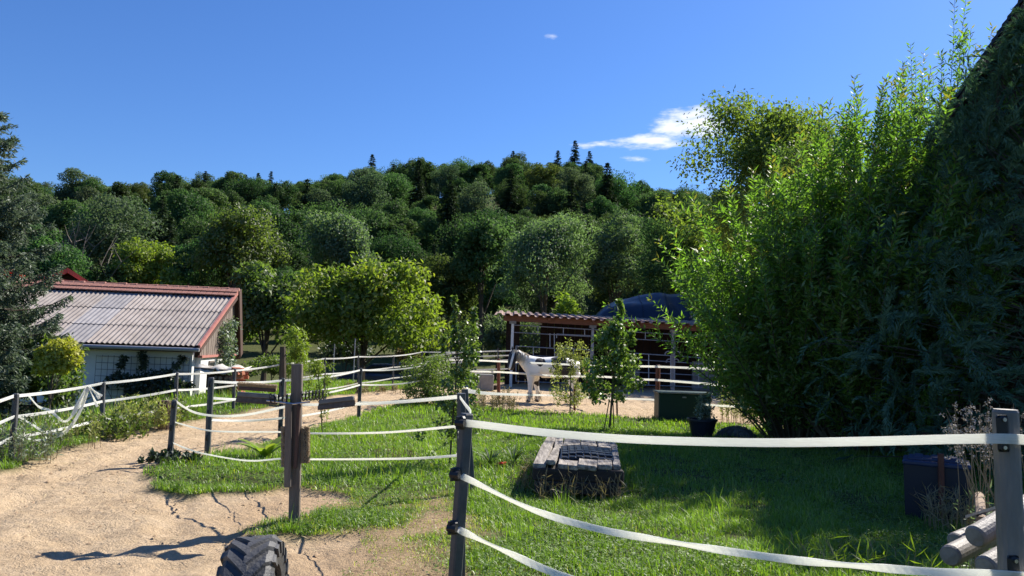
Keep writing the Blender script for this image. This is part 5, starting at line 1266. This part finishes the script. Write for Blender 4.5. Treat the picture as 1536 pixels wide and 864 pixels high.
mb = MB(); r1, r0 = 21.5 * k, 13.5 * k; hp_ = at(1053, 628, pb.y).z - pz; n = 20; rings = [(r0, 0), (r1 * .96, hp_ * .88), (r1 * 1.04, hp_ * .9), (r1 * 1.04, hp_), (r1 * .95, hp_), (r1 * .9, hp_ * .85)]
for (r, z) in rings:
    for i in range(n): mb.v.append((pb.x + r * math.cos(6.2832 * i / n), pb.y + r * math.sin(6.2832 * i / n), pz + z))
mb.f = [(j * n + i, j * n + (i + 1) % n, j * n + n + (i + 1) % n, j * n + n + i) for j in range(len(rings) - 1) for i in range(n)] + [tuple(range(n - 1, -1, -1))]
mb.build('shell', M['pot'], pt_)
MB().tube([(pb.x, pb.y, pz + hp_ * .84), (pb.x, pb.y, pz + hp_ * .87)], r1 * .9, 20).build('soil', M['soil'], pt_)
t = thing('potted_shrub', (pb.x + .05, pb.y, pz + hp_ * .86), 'small grey-green shrub growing in the dark pot', 'plant')
C = np.array([(pb.x + .05 + random.uniform(-.14, .14), pb.y + random.uniform(-.12, .12), pz + hp_ + .05 + .42 * random.random()) for _ in range(24)])
lm('foliage', clumpleaves(C, np.full(24, .07), 28, .06, .03, .0, .3, 1.0), M['greyshrub'], t)
mb = MB()
for c in C[::2]: mb.tube([(pb.x + .03, pb.y, pz + hp_ * .86), tuple(c)], [.008, .003], 4, False)
mb.build('stem', M['twig'], t)
cb = g(728, 584); cz = H(cb.x, cb.y); k = cb.y / F
o = MB().bbox((cb.x, cb.y + .25, cz + 12 * k), (21 * k, .5, 24 * k), Matrix.Rotation(.2, 3, 'Z'), .03).build('stone_block', M['paleconcrete'], base=(cb.x, cb.y, cz)); props(o, 'grey upright stone block left of the horse beyond the first red-brown post', 'stone')
bw_ = g(742, 583); k = bw_.y / F; n = 14; mb = MB()
for (r, z) in ((4 * k, 0), (7.5 * k, 6 * k), (7 * k, 6 * k), (4 * k, 1.5 * k)):
    for i in range(n): mb.v.append((bw_.x + r * math.cos(6.2832 * i / n), bw_.y + .3 + r * math.sin(6.2832 * i / n), H(bw_.x, bw_.y) + z))
mb.f = [(j * n + i, j * n + (i + 1) % n, j * n + n + (i + 1) % n, j * n + n + i) for j in range(3) for i in range(n)] + [tuple(range(n - 1, -1, -1)), tuple(range(3 * n, 4 * n))]
props(mb.build('feed_bowl', M['black'], base=tuple(bw_)), 'black rubber bowl on the sand beside the grey stone block', 'bowl')

# ------------------------------------------------------------------ horse
HB = at(828, 520, 23.6); HB = Vector((HB.x, 23.6, H(HB.x, 23.6)))
horse = thing('horse', HB, 'black and white cob horse standing side-on with its head lowered and turned', 'horse')
J = [((.10, 0, 1.08), .36), ((-.30, 0, 1.08), .35), ((-.58, 0, 1.12), .31), ((-.80, 0, 1.24), .245), ((-.98, -.02, 1.40), .185), ((-1.12, -.05, 1.50), .15), ((-1.19, -.13, 1.49), .15), ((-1.23, -.22, 1.31), .145), ((-1.26, -.27, 1.10), .11), ((-1.27, -.29, .96), .098),
     ((.42, 0, 1.12), .345), ((.68, 0, 1.16), .31), ((.84, 0, 1.12), .20)]
E = [(0, 1), (1, 2), (2, 3), (3, 4), (4, 5), (5, 6), (6, 7), (7, 8), (8, 9), (0, 10), (10, 11), (11, 12)]
def leg(att, pts):
    k = att
    for p, r in pts:
        J.append((p, r)); E.append((k, len(J) - 1)); k = len(J) - 1
leg(2, [((-.62, -.17, .88), .165), ((-.63, -.18, .66), .105), ((-.64, -.18, .46), .075), ((-.63, -.18, .26), .058), ((-.65, -.18, .12), .062), ((-.68, -.18, .05), .075)])
leg(2, [((-.50, .17, .88), .16), ((-.46, .18, .66), .105), ((-.43, .18, .46), .075), ((-.38, .18, .26), .058), ((-.36, .18, .12), .062), ((-.40, .18, .05), .075)])
leg(11, [((.68, -.19, .88), .20), ((.62, -.20, .68), .13), ((.76, -.20, .48), .078), ((.74, -.20, .28), .06), ((.70, -.20, .12), .064), ((.66, -.20, .05), .075)])
leg(11, [((.74, .19, .88), .20), ((.74, .20, .68), .13), ((.90, .20, .48), .078), ((.90, .20, .28), .06), ((.86, .20, .12), .064), ((.82, .20, .05), .075)])
me = bpy.data.meshes.new('body'); me.from_pydata([p for p, r in J], E, []); me.update()
body = bpy.data.objects.new('body', me); col.objects.link(body); body.parent = horse; ORG[body.name] = HB
sm_ = body.modifiers.new('skin', 'SKIN'); sm_.use_smooth_shade = True
for i, (p, r) in enumerate(J): me.skin_vertices[0].data[i].radius = (r * 1.05, r * 1.05 * (.92 if i not in (7, 8, 9) else .8)); me.skin_vertices[0].data[i].use_root = (i == 0)
ss_ = body.modifiers.new('sub', 'SUBSURF'); ss_.levels = 2; ss_.render_levels = 2
dg = bpy.context.evaluated_depsgraph_get(); ev = body.evaluated_get(dg); nm_ = bpy.data.meshes.new_from_object(ev)
body.modifiers.clear(); body.data = nm_
for p_ in nm_.polygons: p_.use_smooth = True
zmin = min(v.co.z for v in nm_.vertices)
for v in nm_.vertices:
    v.co.z -= zmin * (1 - min(1, max(0, v.co.z) / .9))
def coat():
    m_, t = newmat('piebald_coat'); lk = t.links.new
    b = nd(t, 'ShaderNodeBsdfPrincipled'); o = nd(t, 'ShaderNodeOutputMaterial'); lk(b.outputs[0], o.inputs[0]); b.inputs['Roughness'].default_value = .55
    tcn = nd(t, 'ShaderNodeTexCoord'); nz = nd(t, 'ShaderNodeTexNoise'); nz.inputs['Scale'].default_value = 5; lk(tcn.outputs['Object'], nz.inputs['Vector'])
    off = nd(t, 'ShaderNodeVectorMath', operation='MULTIPLY_ADD'); lk(nz.outputs['Color'], off.inputs[0]); off.inputs[1].default_value = (.14, .14, .14); 
    o2 = nd(t, 'ShaderNodeVectorMath', operation='SUBTRACT'); lk(tcn.outputs['Object'], o2.inputs[0]); o2.inputs[1].default_value = (.07, .07, .07); lk(o2.outputs[0], off.inputs[2])
    cur = None
    for (c, r) in (((-1.26, -.20, 1.42), .31), ((-1.28, -.24, 1.1), .26), ((-.36, -.3, 1.30), .16), ((.22, -.2, 1.24), .27), ((.30, -.2, .95), .25), ((.45, -.25, 1.0), .28), ((.74, .2, .75), .22), ((-.46, .2, .62), .14), ((-.05, .25, 1.2), .3)):
        d = nd(t, 'ShaderNodeVectorMath', operation='DISTANCE'); lk(off.outputs[0], d.inputs[0]); d.inputs[1].default_value = c
        s = nd(t, 'ShaderNodeMath', operation='LESS_THAN'); lk(d.outputs['Value'], s.inputs[0]); s.inputs[1].default_value = r
        if cur is None: cur = s.outputs[0]
        else:
            q = nd(t, 'ShaderNodeMath', operation='MAXIMUM'); lk(cur, q.inputs[0]); lk(s.outputs[0], q.inputs[1]); cur = q.outputs[0]
    # white blaze down the face
    d = nd(t, 'ShaderNodeSeparateXYZ'); lk(tcn.outputs['Object'], d.inputs[0])
    ln = nd(t, 'ShaderNodeMath', operation='MULTIPLY_ADD'); lk(d.outputs[2], ln.inputs[0]); ln.inputs[1].default_value = .22; ln.inputs[2].default_value = -1.52
    ax = nd(t, 'ShaderNodeMath', operation='SUBTRACT'); lk(d.outputs[0], ax.inputs[0]); lk(ln.outputs[0], ax.inputs[1])
    ab = nd(t, 'ShaderNodeMath', operation='ABSOLUTE'); lk(ax.outputs[0], ab.inputs[0]); bz_ = nd(t, 'ShaderNodeMath', operation='LESS_THAN'); lk(ab.outputs[0], bz_.inputs[0]); bz_.inputs[1].default_value = .034
    yl2 = nd(t, 'ShaderNodeMath', operation='LESS_THAN'); lk(d.outputs[1], yl2.inputs[0]); yl2.inputs[1].default_value = -.17
    zl = nd(t, 'ShaderNodeMath', operation='LESS_THAN'); lk(d.outputs[0], zl.inputs[0]); zl.inputs[1].default_value = -1.15
    bl1 = nd(t, 'ShaderNodeMath', operation='MULTIPLY'); lk(bz_.outputs[0], bl1.inputs[0]); lk(yl2.outputs[0], bl1.inputs[1]); bl2 = nd(t, 'ShaderNodeMath', operation='MULTIPLY'); lk(bl1.outputs[0], bl2.inputs[0]); lk(zl.outputs[0], bl2.inputs[1])
    sb2 = nd(t, 'ShaderNodeMath', operation='SUBTRACT', use_clamp=True); lk(cur, sb2.inputs[0]); lk(bl2.outputs[0], sb2.inputs[1])
    mxn = nd(t, 'ShaderNodeMix', data_type='RGBA'); lk(sb2.outputs[0], mxn.inputs[0]); mxn.inputs[6].default_value = (.86, .83, .77, 1); mxn.inputs[7].default_value = (.018, .014, .014, 1)
    lk(mxn.outputs[2], b.inputs['Base Color']); return m_
nm_.materials.clear(); nm_.materials.append(coat())
def hw_(p): return HB + Vector(p)
for s, dx in ((-1, -.07), (1, .05)):
    mb = MB(); e0 = hw_((-1.14 + dx, -.08 + .0 * s, 1.57)); mb.tube([e0, e0 + Vector((dx * .4, -.02, .07)), e0 + Vector((dx * .5, -.02, .15))], [.035, .04, .006], 6, True, .6); mb.build('ear', M['black'], horse, smooth=True)
    mb = MB(); c = hw_((-1.24 + s * .085, -.245, 1.33)); mb.tube([c + Vector((0, .012, 0)), c, c - Vector((0, .01, 0))], [.02, .022, .01], 8); mb.build('eye', M['black'], horse)
    MB().tube([hw_((-1.31 + s * .035, -.345, 1.0)), hw_((-1.31 + s * .035, -.36, .995))], [.014, .01], 6).build('nostril', M['black'], horse)
for (x, y) in ((-.69, -.18), (-.41, .18), (.65, -.20), (.81, .20)):
    MB().tube([hw_((x - .01, y, .0)), hw_((x + .015, y, .07))], [.082, .066], 10).build('hoof', M['hoof'], horse)
def hair(name, roots, dirs, ln, mat, par, wd=.018, sag=.6, k=5):
    mb = MB()
    for p, d in zip(roots, dirs):
        p = Vector(p); d = Vector(d); L_ = ln * random.uniform(.7, 1.15); pts = [p]
        for i in range(k):
            d = (d + Vector((random.gauss(0, .12), random.gauss(0, .12), -sag))).normalized(); p = p + d * L_ / k; pts.append(p)
        mb.tube(pts, [wd * (1 - i / (k + 1)) for i in range(k + 1)], 3, False)
    return mb.build(name, mat, par)
rt = []; dr = []
for i in range(90):
    f = random.random(); p = Vector((-1.12 + .42 * f, -.06 + .04 * f, 1.63 - .17 * f)); rt.append(hw_(p)); dr.append((random.uniform(-.2, .2), -.8, .2))
hair('mane', rt, dr, .42, M['hair'], horse, .012, .55)
rt = [hw_((-1.17 + random.uniform(-.05, .05), -.17, 1.60)) for _ in range(24)]; hair('forelock', rt, [(-.1, -.6, .1)] * 24, .34, M['hair'], horse, .010, .7)
rt = [hw_((.98 + random.uniform(-.03, .03), random.uniform(-.04, .04), 1.15 + random.uniform(-.06, .06))) for _ in range(60)]; hair('tail', rt, [(.6, 0, .1)] * 60, 1.05, M['hairdark'], horse, .016, .6, 7)
rt = []; dr = []
for (x, y) in ((-.64, -.18), (-.37, .18), (.71, -.20), (.87, .20)):
    for i in range(46):
        a = random.random() * 6.283; z = random.uniform(.14, .36); rt.append(hw_((x + .055 * math.cos(a), y + .055 * math.sin(a), z))); dr.append((math.cos(a) * .5, math.sin(a) * .5, -.6))
hair('feather', rt, dr, .19, M['hair'], horse, .012, .3, 3)['kind'] = 'stuff'

# ------------------------------------------------------------------ garden plants
def sapling(name, base, crown, rad, matn, label, trunk_top, L=.07, Wd=.045, per=45, stakes=(), cat='tree', r0=.018, down=.4, fill=.35, leader=None):
    t = thing(name, tuple(base), label, cat); C = np.array([tuple(c) for c in crown]); lm('crown' if cat == 'tree' else 'foliage', clumpleaves(C, np.array(rad), per, L, Wd, down, fill, 1.0), M[matn], t)
    mb = MB(); B = Vector(base); tt = Vector(trunk_top)
    mb.tube([B - UZ * .05, B.lerp(tt, .5) + Vector((.01, 0, 0)), tt], [r0, r0 * .8, r0 * .3], 6)
    for c in crown[::2]:
        c = Vector(c); f = min(.95, max(.3, (c.z - B.z) / max(.1, tt.z - B.z) - .15)); mb.tube([B.lerp(tt, f), c], [r0 * .4, r0 * .15], 4, False)
    mb.build('trunk' if cat == 'tree' else 'stem', M['twig'], t)
    for (a, b_) in stakes: MB().tube([a, b_], .012, 5).build('stake', M['darkwood'], t)
    return t
def px_clumps(y, outline_fn, n, depth, v0, v1):
    out = []
    while len(out) < n:
        v = random.uniform(v0, v1); lo, hi = outline_fn((v - v0) / (v1 - v0)); 
        if hi <= lo: continue
        out.append(at(random.uniform(lo, hi), v, y + random.uniform(-depth, depth)))
    return out
# young pear tree behind the sleeper stack
b = g(914, 644); b.z = H(b.x, b.y)
o_ = lambda f: (912 - 36 * math.sin(min(1, f * 1.5) * 1.57) * (1 if f < .75 else 1 - (f - .75) * 1.6), 928 + 34 * math.sin(min(1, f * 1.15) * 1.57) * (1 if f < .8 else 1 - (f - .8) * 2.0))
cr = px_clumps(b.y, o_, 62, .38, 486, 602) + [at(930 + random.uniform(-3, 3), v, b.y) for v in (452, 460, 468, 476, 484, 492)] + [at(948, v, b.y) for v in (498, 506, 514)]
sapling('pear_tree', b, cr, [random.uniform(.10, .19) for _ in cr[:62]] + [.045] * 9, 'pear', 'young pear tree with a tall leader standing behind the sleeper stack', at(928, 455, b.y), .085, .06, 46,
        [(g(906, 645), at(914, 600, b.y)), (g(921, 644), at(919, 590, b.y))], r0=.026)
# pale shrub in front of the horse
b = g(855, 619); b.z = H(b.x, b.y)
cr = px_clumps(b.y, lambda f: (852 - 24 * math.sin(.35 + f * 2.1) - 3, 858 + 27 * math.sin(.5 + f * 2.0)), 52, .3, 522, 606) + [at(u, v, b.y) for u, v in ((838, 518), (852, 514), (866, 520), (872, 514), (880, 526))]
sapling('pale_shrub', b, cr, [random.uniform(.09, .17) for _ in cr], 'paleshrub', 'loose pale yellow-green shrub in front of the horse', at(856, 530, b.y), .075, .032, 38, cat='shrub', r0=.02)
# dense round bush and the tall slender tree in front of it
b = g(640, 606); b.z = H(b.x, b.y)
cr = px_clumps(b.y, lambda f: (640 - 36 * math.sin(.6 + f * 1.9), 645 + 36 * math.sin(.6 + f * 1.9)), 80, .55, 538, 604)
sapling('round_bush', b, cr, [random.uniform(.16, .28) for _ in cr], 'bush', 'dense round green bush at the edge of the sand track', at(642, 545, b.y), .085, .035, 62, cat='shrub', r0=.03)
b = g(674, 696); b.z = H(b.x, b.y)
cr = px_clumps(b.y, lambda f: (676 - (8 + 42 * f), 700 + 22 * math.sin(.5 + f * 2.2)), 44, .35, 560, 655) + px_clumps(b.y, lambda f: (690 - 4 * f, 716 + 6 * f), 26, .2, 490, 565)
sp_ = [at(684 + random.uniform(-3, 3), v, b.y) for v in range(446, 530, 7)] + [at(711 + random.uniform(-2, 2), v, b.y) for v in range(464, 500, 7)] + [at(665, v, b.y) for v in (508, 516, 524)]
sapling('apple_tree', b, cr + sp_, [random.uniform(.06, .12) for _ in cr] + [.030] * len(sp_), 'pear', 'slender young fruit tree with tall spiky shoots left of the centre posts', at(690, 470, b.y), .055, .036, 40, r0=.015)
b = g(655, 585); cr = px_clumps(g(655, 597).y, lambda f: (640, 690), 30, .4, 533, 575)
sapling('pale_shrub', g(665, 602), cr, [random.uniform(.10, .16) for _ in cr], 'greyshrub', 'pale flowering shrub behind the dense round bush', at(668, 540, g(665, 602).y), .07, .03, 36, cat='shrub')
# yellow-green saplings by the brush post
b = g(446, 603); cr = px_clumps(b.y, lambda f: (440 - 12 * math.sin(.2 + f * 2.6), 448 + 15 * math.sin(.2 + f * 2.6)), 34, .25, 492, 562)
sapling('lime_sapling', b, cr, [random.uniform(.12, .2) for _ in cr], 'lime', 'taller yellow-green sapling behind the top of the brush post', at(442, 496, b.y), .11, .035, 40)
b = g(484, 650); b.z = H(b.x, b.y); cr = px_clumps(b.y, lambda f: (474 - 16 * math.sin(.2 + f * 2.7), 478 + 16 * math.sin(.2 + f * 2.7)), 26, .18, 544, 598) + [at(487, v, b.y) for v in (610, 622)] + [at(495, 548, b.y)]
sapling('lime_sapling', b, cr, [random.uniform(.06, .11) for _ in cr], 'lime', 'lower yellow-green sapling to the right of the brush post springs', at(476, 550, b.y), .075, .022, 30, r0=.012)
# broad leaved plant, sword leaves, weeds
def broadplant(base, n, L, Wd, matn, label, name, up=.9, spread=.8, seg_=5):
    t = thing(name, tuple(base), label, 'plant')
    for i in range(n):
        a = random.random() * 6.283; e = random.uniform(.35, 1.0); d = Vector((math.cos(a) * spread * e, math.sin(a) * spread * e, up)); l_ = L * random.uniform(.6, 1.1); mb = MB(); p = Vector(base); sd_ = Vector((-math.sin(a), math.cos(a), 0)); pts = []
        for k in range(seg_ + 1):
            f = k / seg_; w_ = Wd * math.sin(math.pi * (f * .86 + .08))**.8 * .5; pts.append((p - sd_ * w_, p + Vector((0, 0, -.15 * w_)), p + sd_ * w_)); d = (d + Vector((math.cos(a) * .16, math.sin(a) * .16, -.12))).normalized(); p = p + d * l_ / seg_
        vs = [q for tr_ in pts for q in tr_]; fs = [(k * 3 + j, k * 3 + j + 1, k * 3 + 4 + j, k * 3 + 3 + j) for k in range(seg_) for j in range(2)]
        mesh('leaf', vs, fs, M[matn], t, tint=[random.random()] * len(fs), smooth=True)
    return t
b = g(398, 687); b.z = H(b.x, b.y); broadplant(b, 15, .50, .12, 'broad', 'broad-leaved canna plant on the lawn left of the brush post', 'canna_plant', .9, .75)
for (u, v, n, lab) in ((735, 697, 34, 'left clump of sword-shaped iris leaves in the lawn'), (770, 694, 26, 'right clump of sword-shaped iris leaves beside the sleeper stack')):
    b = g(u, v); b.z = H(b.x, b.y); broadplant(b, n, .40, .024, 'iris', lab, 'iris_clump', 1.0, .5)
b = g(753, 700); b.z = H(b.x, b.y); t = thing('red_flower', tuple(b), 'small red flower low in the grass by the iris leaves', 'flower')
mb = MB()
for i in range(9): mb.box(b + Vector((random.uniform(-.06, .06), random.uniform(-.03, .03), .05 + random.uniform(0, .03))), (.035, .02, .012), Matrix.Rotation(random.uniform(-1, 1), 3, 'Z') @ Matrix.Rotation(random.uniform(-.6, .6), 3, 'X'))
mb.build('petals', M['redflower'], t); MB().tube([b, b + UZ * .05], .004, 4).build('stem', M['twig'], t)
def weeds(base, n, h0, h1, sp2, label, matn='dryweed', L=.05, Wd=.012, per=14, name='weed_clump', leafy=.3, cat='weeds'):
    t = thing(name, tuple(base), label, cat); P = []; D = []; mb = MB(); B = Vector(base)
    for i in range(n):
        p0 = B + Vector((random.uniform(-sp2, sp2), random.uniform(-sp2 * .6, sp2 * .6), 0)); h = random.uniform(h0, h1); a = random.random() * 6.283; ll = random.uniform(.05, .4) * h
        pts = [p0, p0 + Vector((math.cos(a) * ll * .3, math.sin(a) * ll * .3, h * .6)), p0 + Vector((math.cos(a) * ll, math.sin(a) * ll, h))]
        mb.tube(pts, [.004, .003, .0015], 3, False)
        for k in range(per):
            f = leafy + (1 - leafy) * random.random(); q = pts[0].lerp(pts[1], min(1, f * 1.7)) if f < .6 else pts[1].lerp(pts[2], (f - .6) / .4); P.append(tuple(q)); D.append((random.gauss(0, .6), random.gauss(0, .6), random.gauss(.5, .4)))
    n_ = len(P); leafmesh('foliage', np.array(P), np.array(D), rdir(n_), L * (.6 + .8 * rng.random(n_)), Wd * (.7 + .6 * rng.random(n_)), M[matn], t); mb.build('stems', M['drystalk'], t)['kind'] = 'stuff'; return t
b = g(742, 617); b.z = H(b.x, b.y); weeds(b, 90, .25, .62, .55, 'brownish lavender clump at the edge of the paddock left of the horse', L=.08, Wd=.016, name='lavender_clump')
b = g(205, 644); b.z = H(b.x, b.y); weeds(b, 60, .2, .6, .6, 'tall flowering weeds along the outer fence in front of the barn wall', 'paleshrub', .09, .022, 22, leafy=.1)
b = g(240, 634); b.z = H(b.x, b.y); weeds(b, 50, .2, .5, .6, 'leafy green weeds beside the stump in the outer fence', 'bush', .09, .028, 22, leafy=.05)
b = g(165, 655); b.z = H(b.x, b.y); weeds(b, 60, .2, .45, .5, 'low green weeds at the foot of the second outer fence post', 'bush', .08, .03, 20, leafy=.05)
b = g(120, 668); b.z = H(b.x, b.y); weeds(b, 22, .2, .55, .35, 'sparse weeds in the verge beneath the loose tape bundle', 'paleshrub', .07, .02, 14)
b = g(20, 690); b.z = H(b.x, b.y); weeds(b, 70, .25, .6, .55, 'grey-green weeds at the foot of the leftmost fence post', 'greyshrub', .07, .02, 18, leafy=.1)
b = g(560, 588); b.z = H(b.x, b.y); weeds(b, 60, .12, .35, 1.0, 'dry reddish weeds between the fence and the dark blue car', L=.10, Wd=.02, per=16)
b = g(600, 690); b.z = H(b.x, b.y); weeds(b, 26, .12, .3, .35, 'sparse dry stalks in the middle of the lawn', L=.05, Wd=.008, per=8)
b = g(255, 693); b.z = H(b.x, b.y); weeds(b, 60, .05, .14, .35, 'ground ivy at the foot of the corner fence post', 'climber', .05, .035, 20, leafy=.0)
b = g(790, 735); b.z = H(b.x, b.y); weeds(b, 34, .12, .38, .22, 'rough grass stalks against the left side of the sleeper stack', 'dryweed', .10, .008, 6)
b = g(868, 752); b.z = H(b.x, b.y); weeds(b, 60, .12, .36, .45, 'rough grass stalks in front of the sleeper stack', 'dryweed', .12, .008, 6)
b = g(1110, 632); b.z = H(b.x, b.y); weeds(b, 60, .4, 1.2, .45, 'bleached weeds between the tyre and the willow shrubs', 'paleshrub', .09, .022, 22, leafy=.2)
b = g(1290, 850); b.z = H(b.x, b.y); weeds(b, 34, .10, .24, .5, 'long sunlit grass tuft under the near fence tape', 'grass', .15, .010, 5, leafy=.0, cat='grass')
b = g(1440, 800); b.z = H(b.x, b.y); weeds(b, 70, .15, .45, .3, 'pale long grass in the shade in front of the blue bin', 'dryweed', .14, .009, 6)
# dried seed heads beside the right post
b = at(1462, 800, 4.9); b.z = H(b.x, b.y); t = thing('seedhead_weeds', tuple(b), 'dried stalks with fluffy pale seed heads beside the right post', 'weeds'); mb = MB(); SP = []; P = []; D = []
tips = [(random.uniform(1418, 1536), random.uniform(598, 668)) for _ in range(26)] + [(1425, 635), (1440, 640), (1432, 622), (1470, 606), (1448, 612), (1480, 618), (1420, 640)]
for (u, v) in tips:
    yy = 4.9 + random.uniform(-.25, .35); e = at(u, v, yy); p0 = Vector((b.x + random.uniform(-.15, .3), yy, b.z)); m_ = p0.lerp(e, .55) + Vector((.05, 0, .08)); mb.tube([p0, m_, e], [.004, .003, .0015], 3, False)
    for k in range(7):
        q = m_.lerp(e, .55 + .45 * random.random()) + Vector((random.gauss(0, .025), random.gauss(0, .02), random.gauss(0, .02)))
        r = random.uniform(.003, .008); SP += [tuple(q + Vector((random.gauss(0, .006), random.gauss(0, .006), random.gauss(0, .006)))) for _ in range(9)]
    for k in range(9):
        q = p0.lerp(m_, random.random()); P.append(tuple(q)); D.append((random.gauss(0, .6), random.gauss(0, .6), random.gauss(.3, .4)))
mb.build('stalks', M['drystalk'], t); SP = np.array(SP); V_, F_ = leafgeo(SP, rdir(len(SP)), rdir(len(SP)), .014 * (.5 + rng.random(len(SP))), .008); props(mesh('seed_heads', V_, F_, M['seed'], t), kind='stuff')
n_ = len(P); leafmesh('foliage', np.array(P), np.array(D), rdir(n_), .07 * (.6 + .8 * rng.random(n_)), .014, M['greyshrub'], t)
# bare grey branches left of the wood, dropped
b = base_at(95, 57); t = thing('bare_shrub', b, 'bare grey branching shrub above the red house roof', 'shrub'); mb = MB()
for i in range(26):
    a = random.uniform(-1.2, 1.2); p = Vector(b); d = Vector((math.sin(a) * .6, random.uniform(-.3, .3), 1)); pts = [p]
    for k in range(6): d = (d + Vector((random.gauss(0, .18), random.gauss(0, .18), .02))).normalized(); p = p + d * 1.7; pts.append(p)
    mb.tube(pts, [.09 * (1 - k / 7) for k in range(7)], 4, False)
    for k in range(2, 6):
        d2 = Vector((random.gauss(0, .7), random.gauss(0, .5), .6)).normalized(); mb.tube([pts[k], pts[k] + d2 * .8, pts[k] + d2 * 1.5 + UZ * .3], [.04, .025, .01], 3, False)
mb.build('branches', M['greywood'], t)
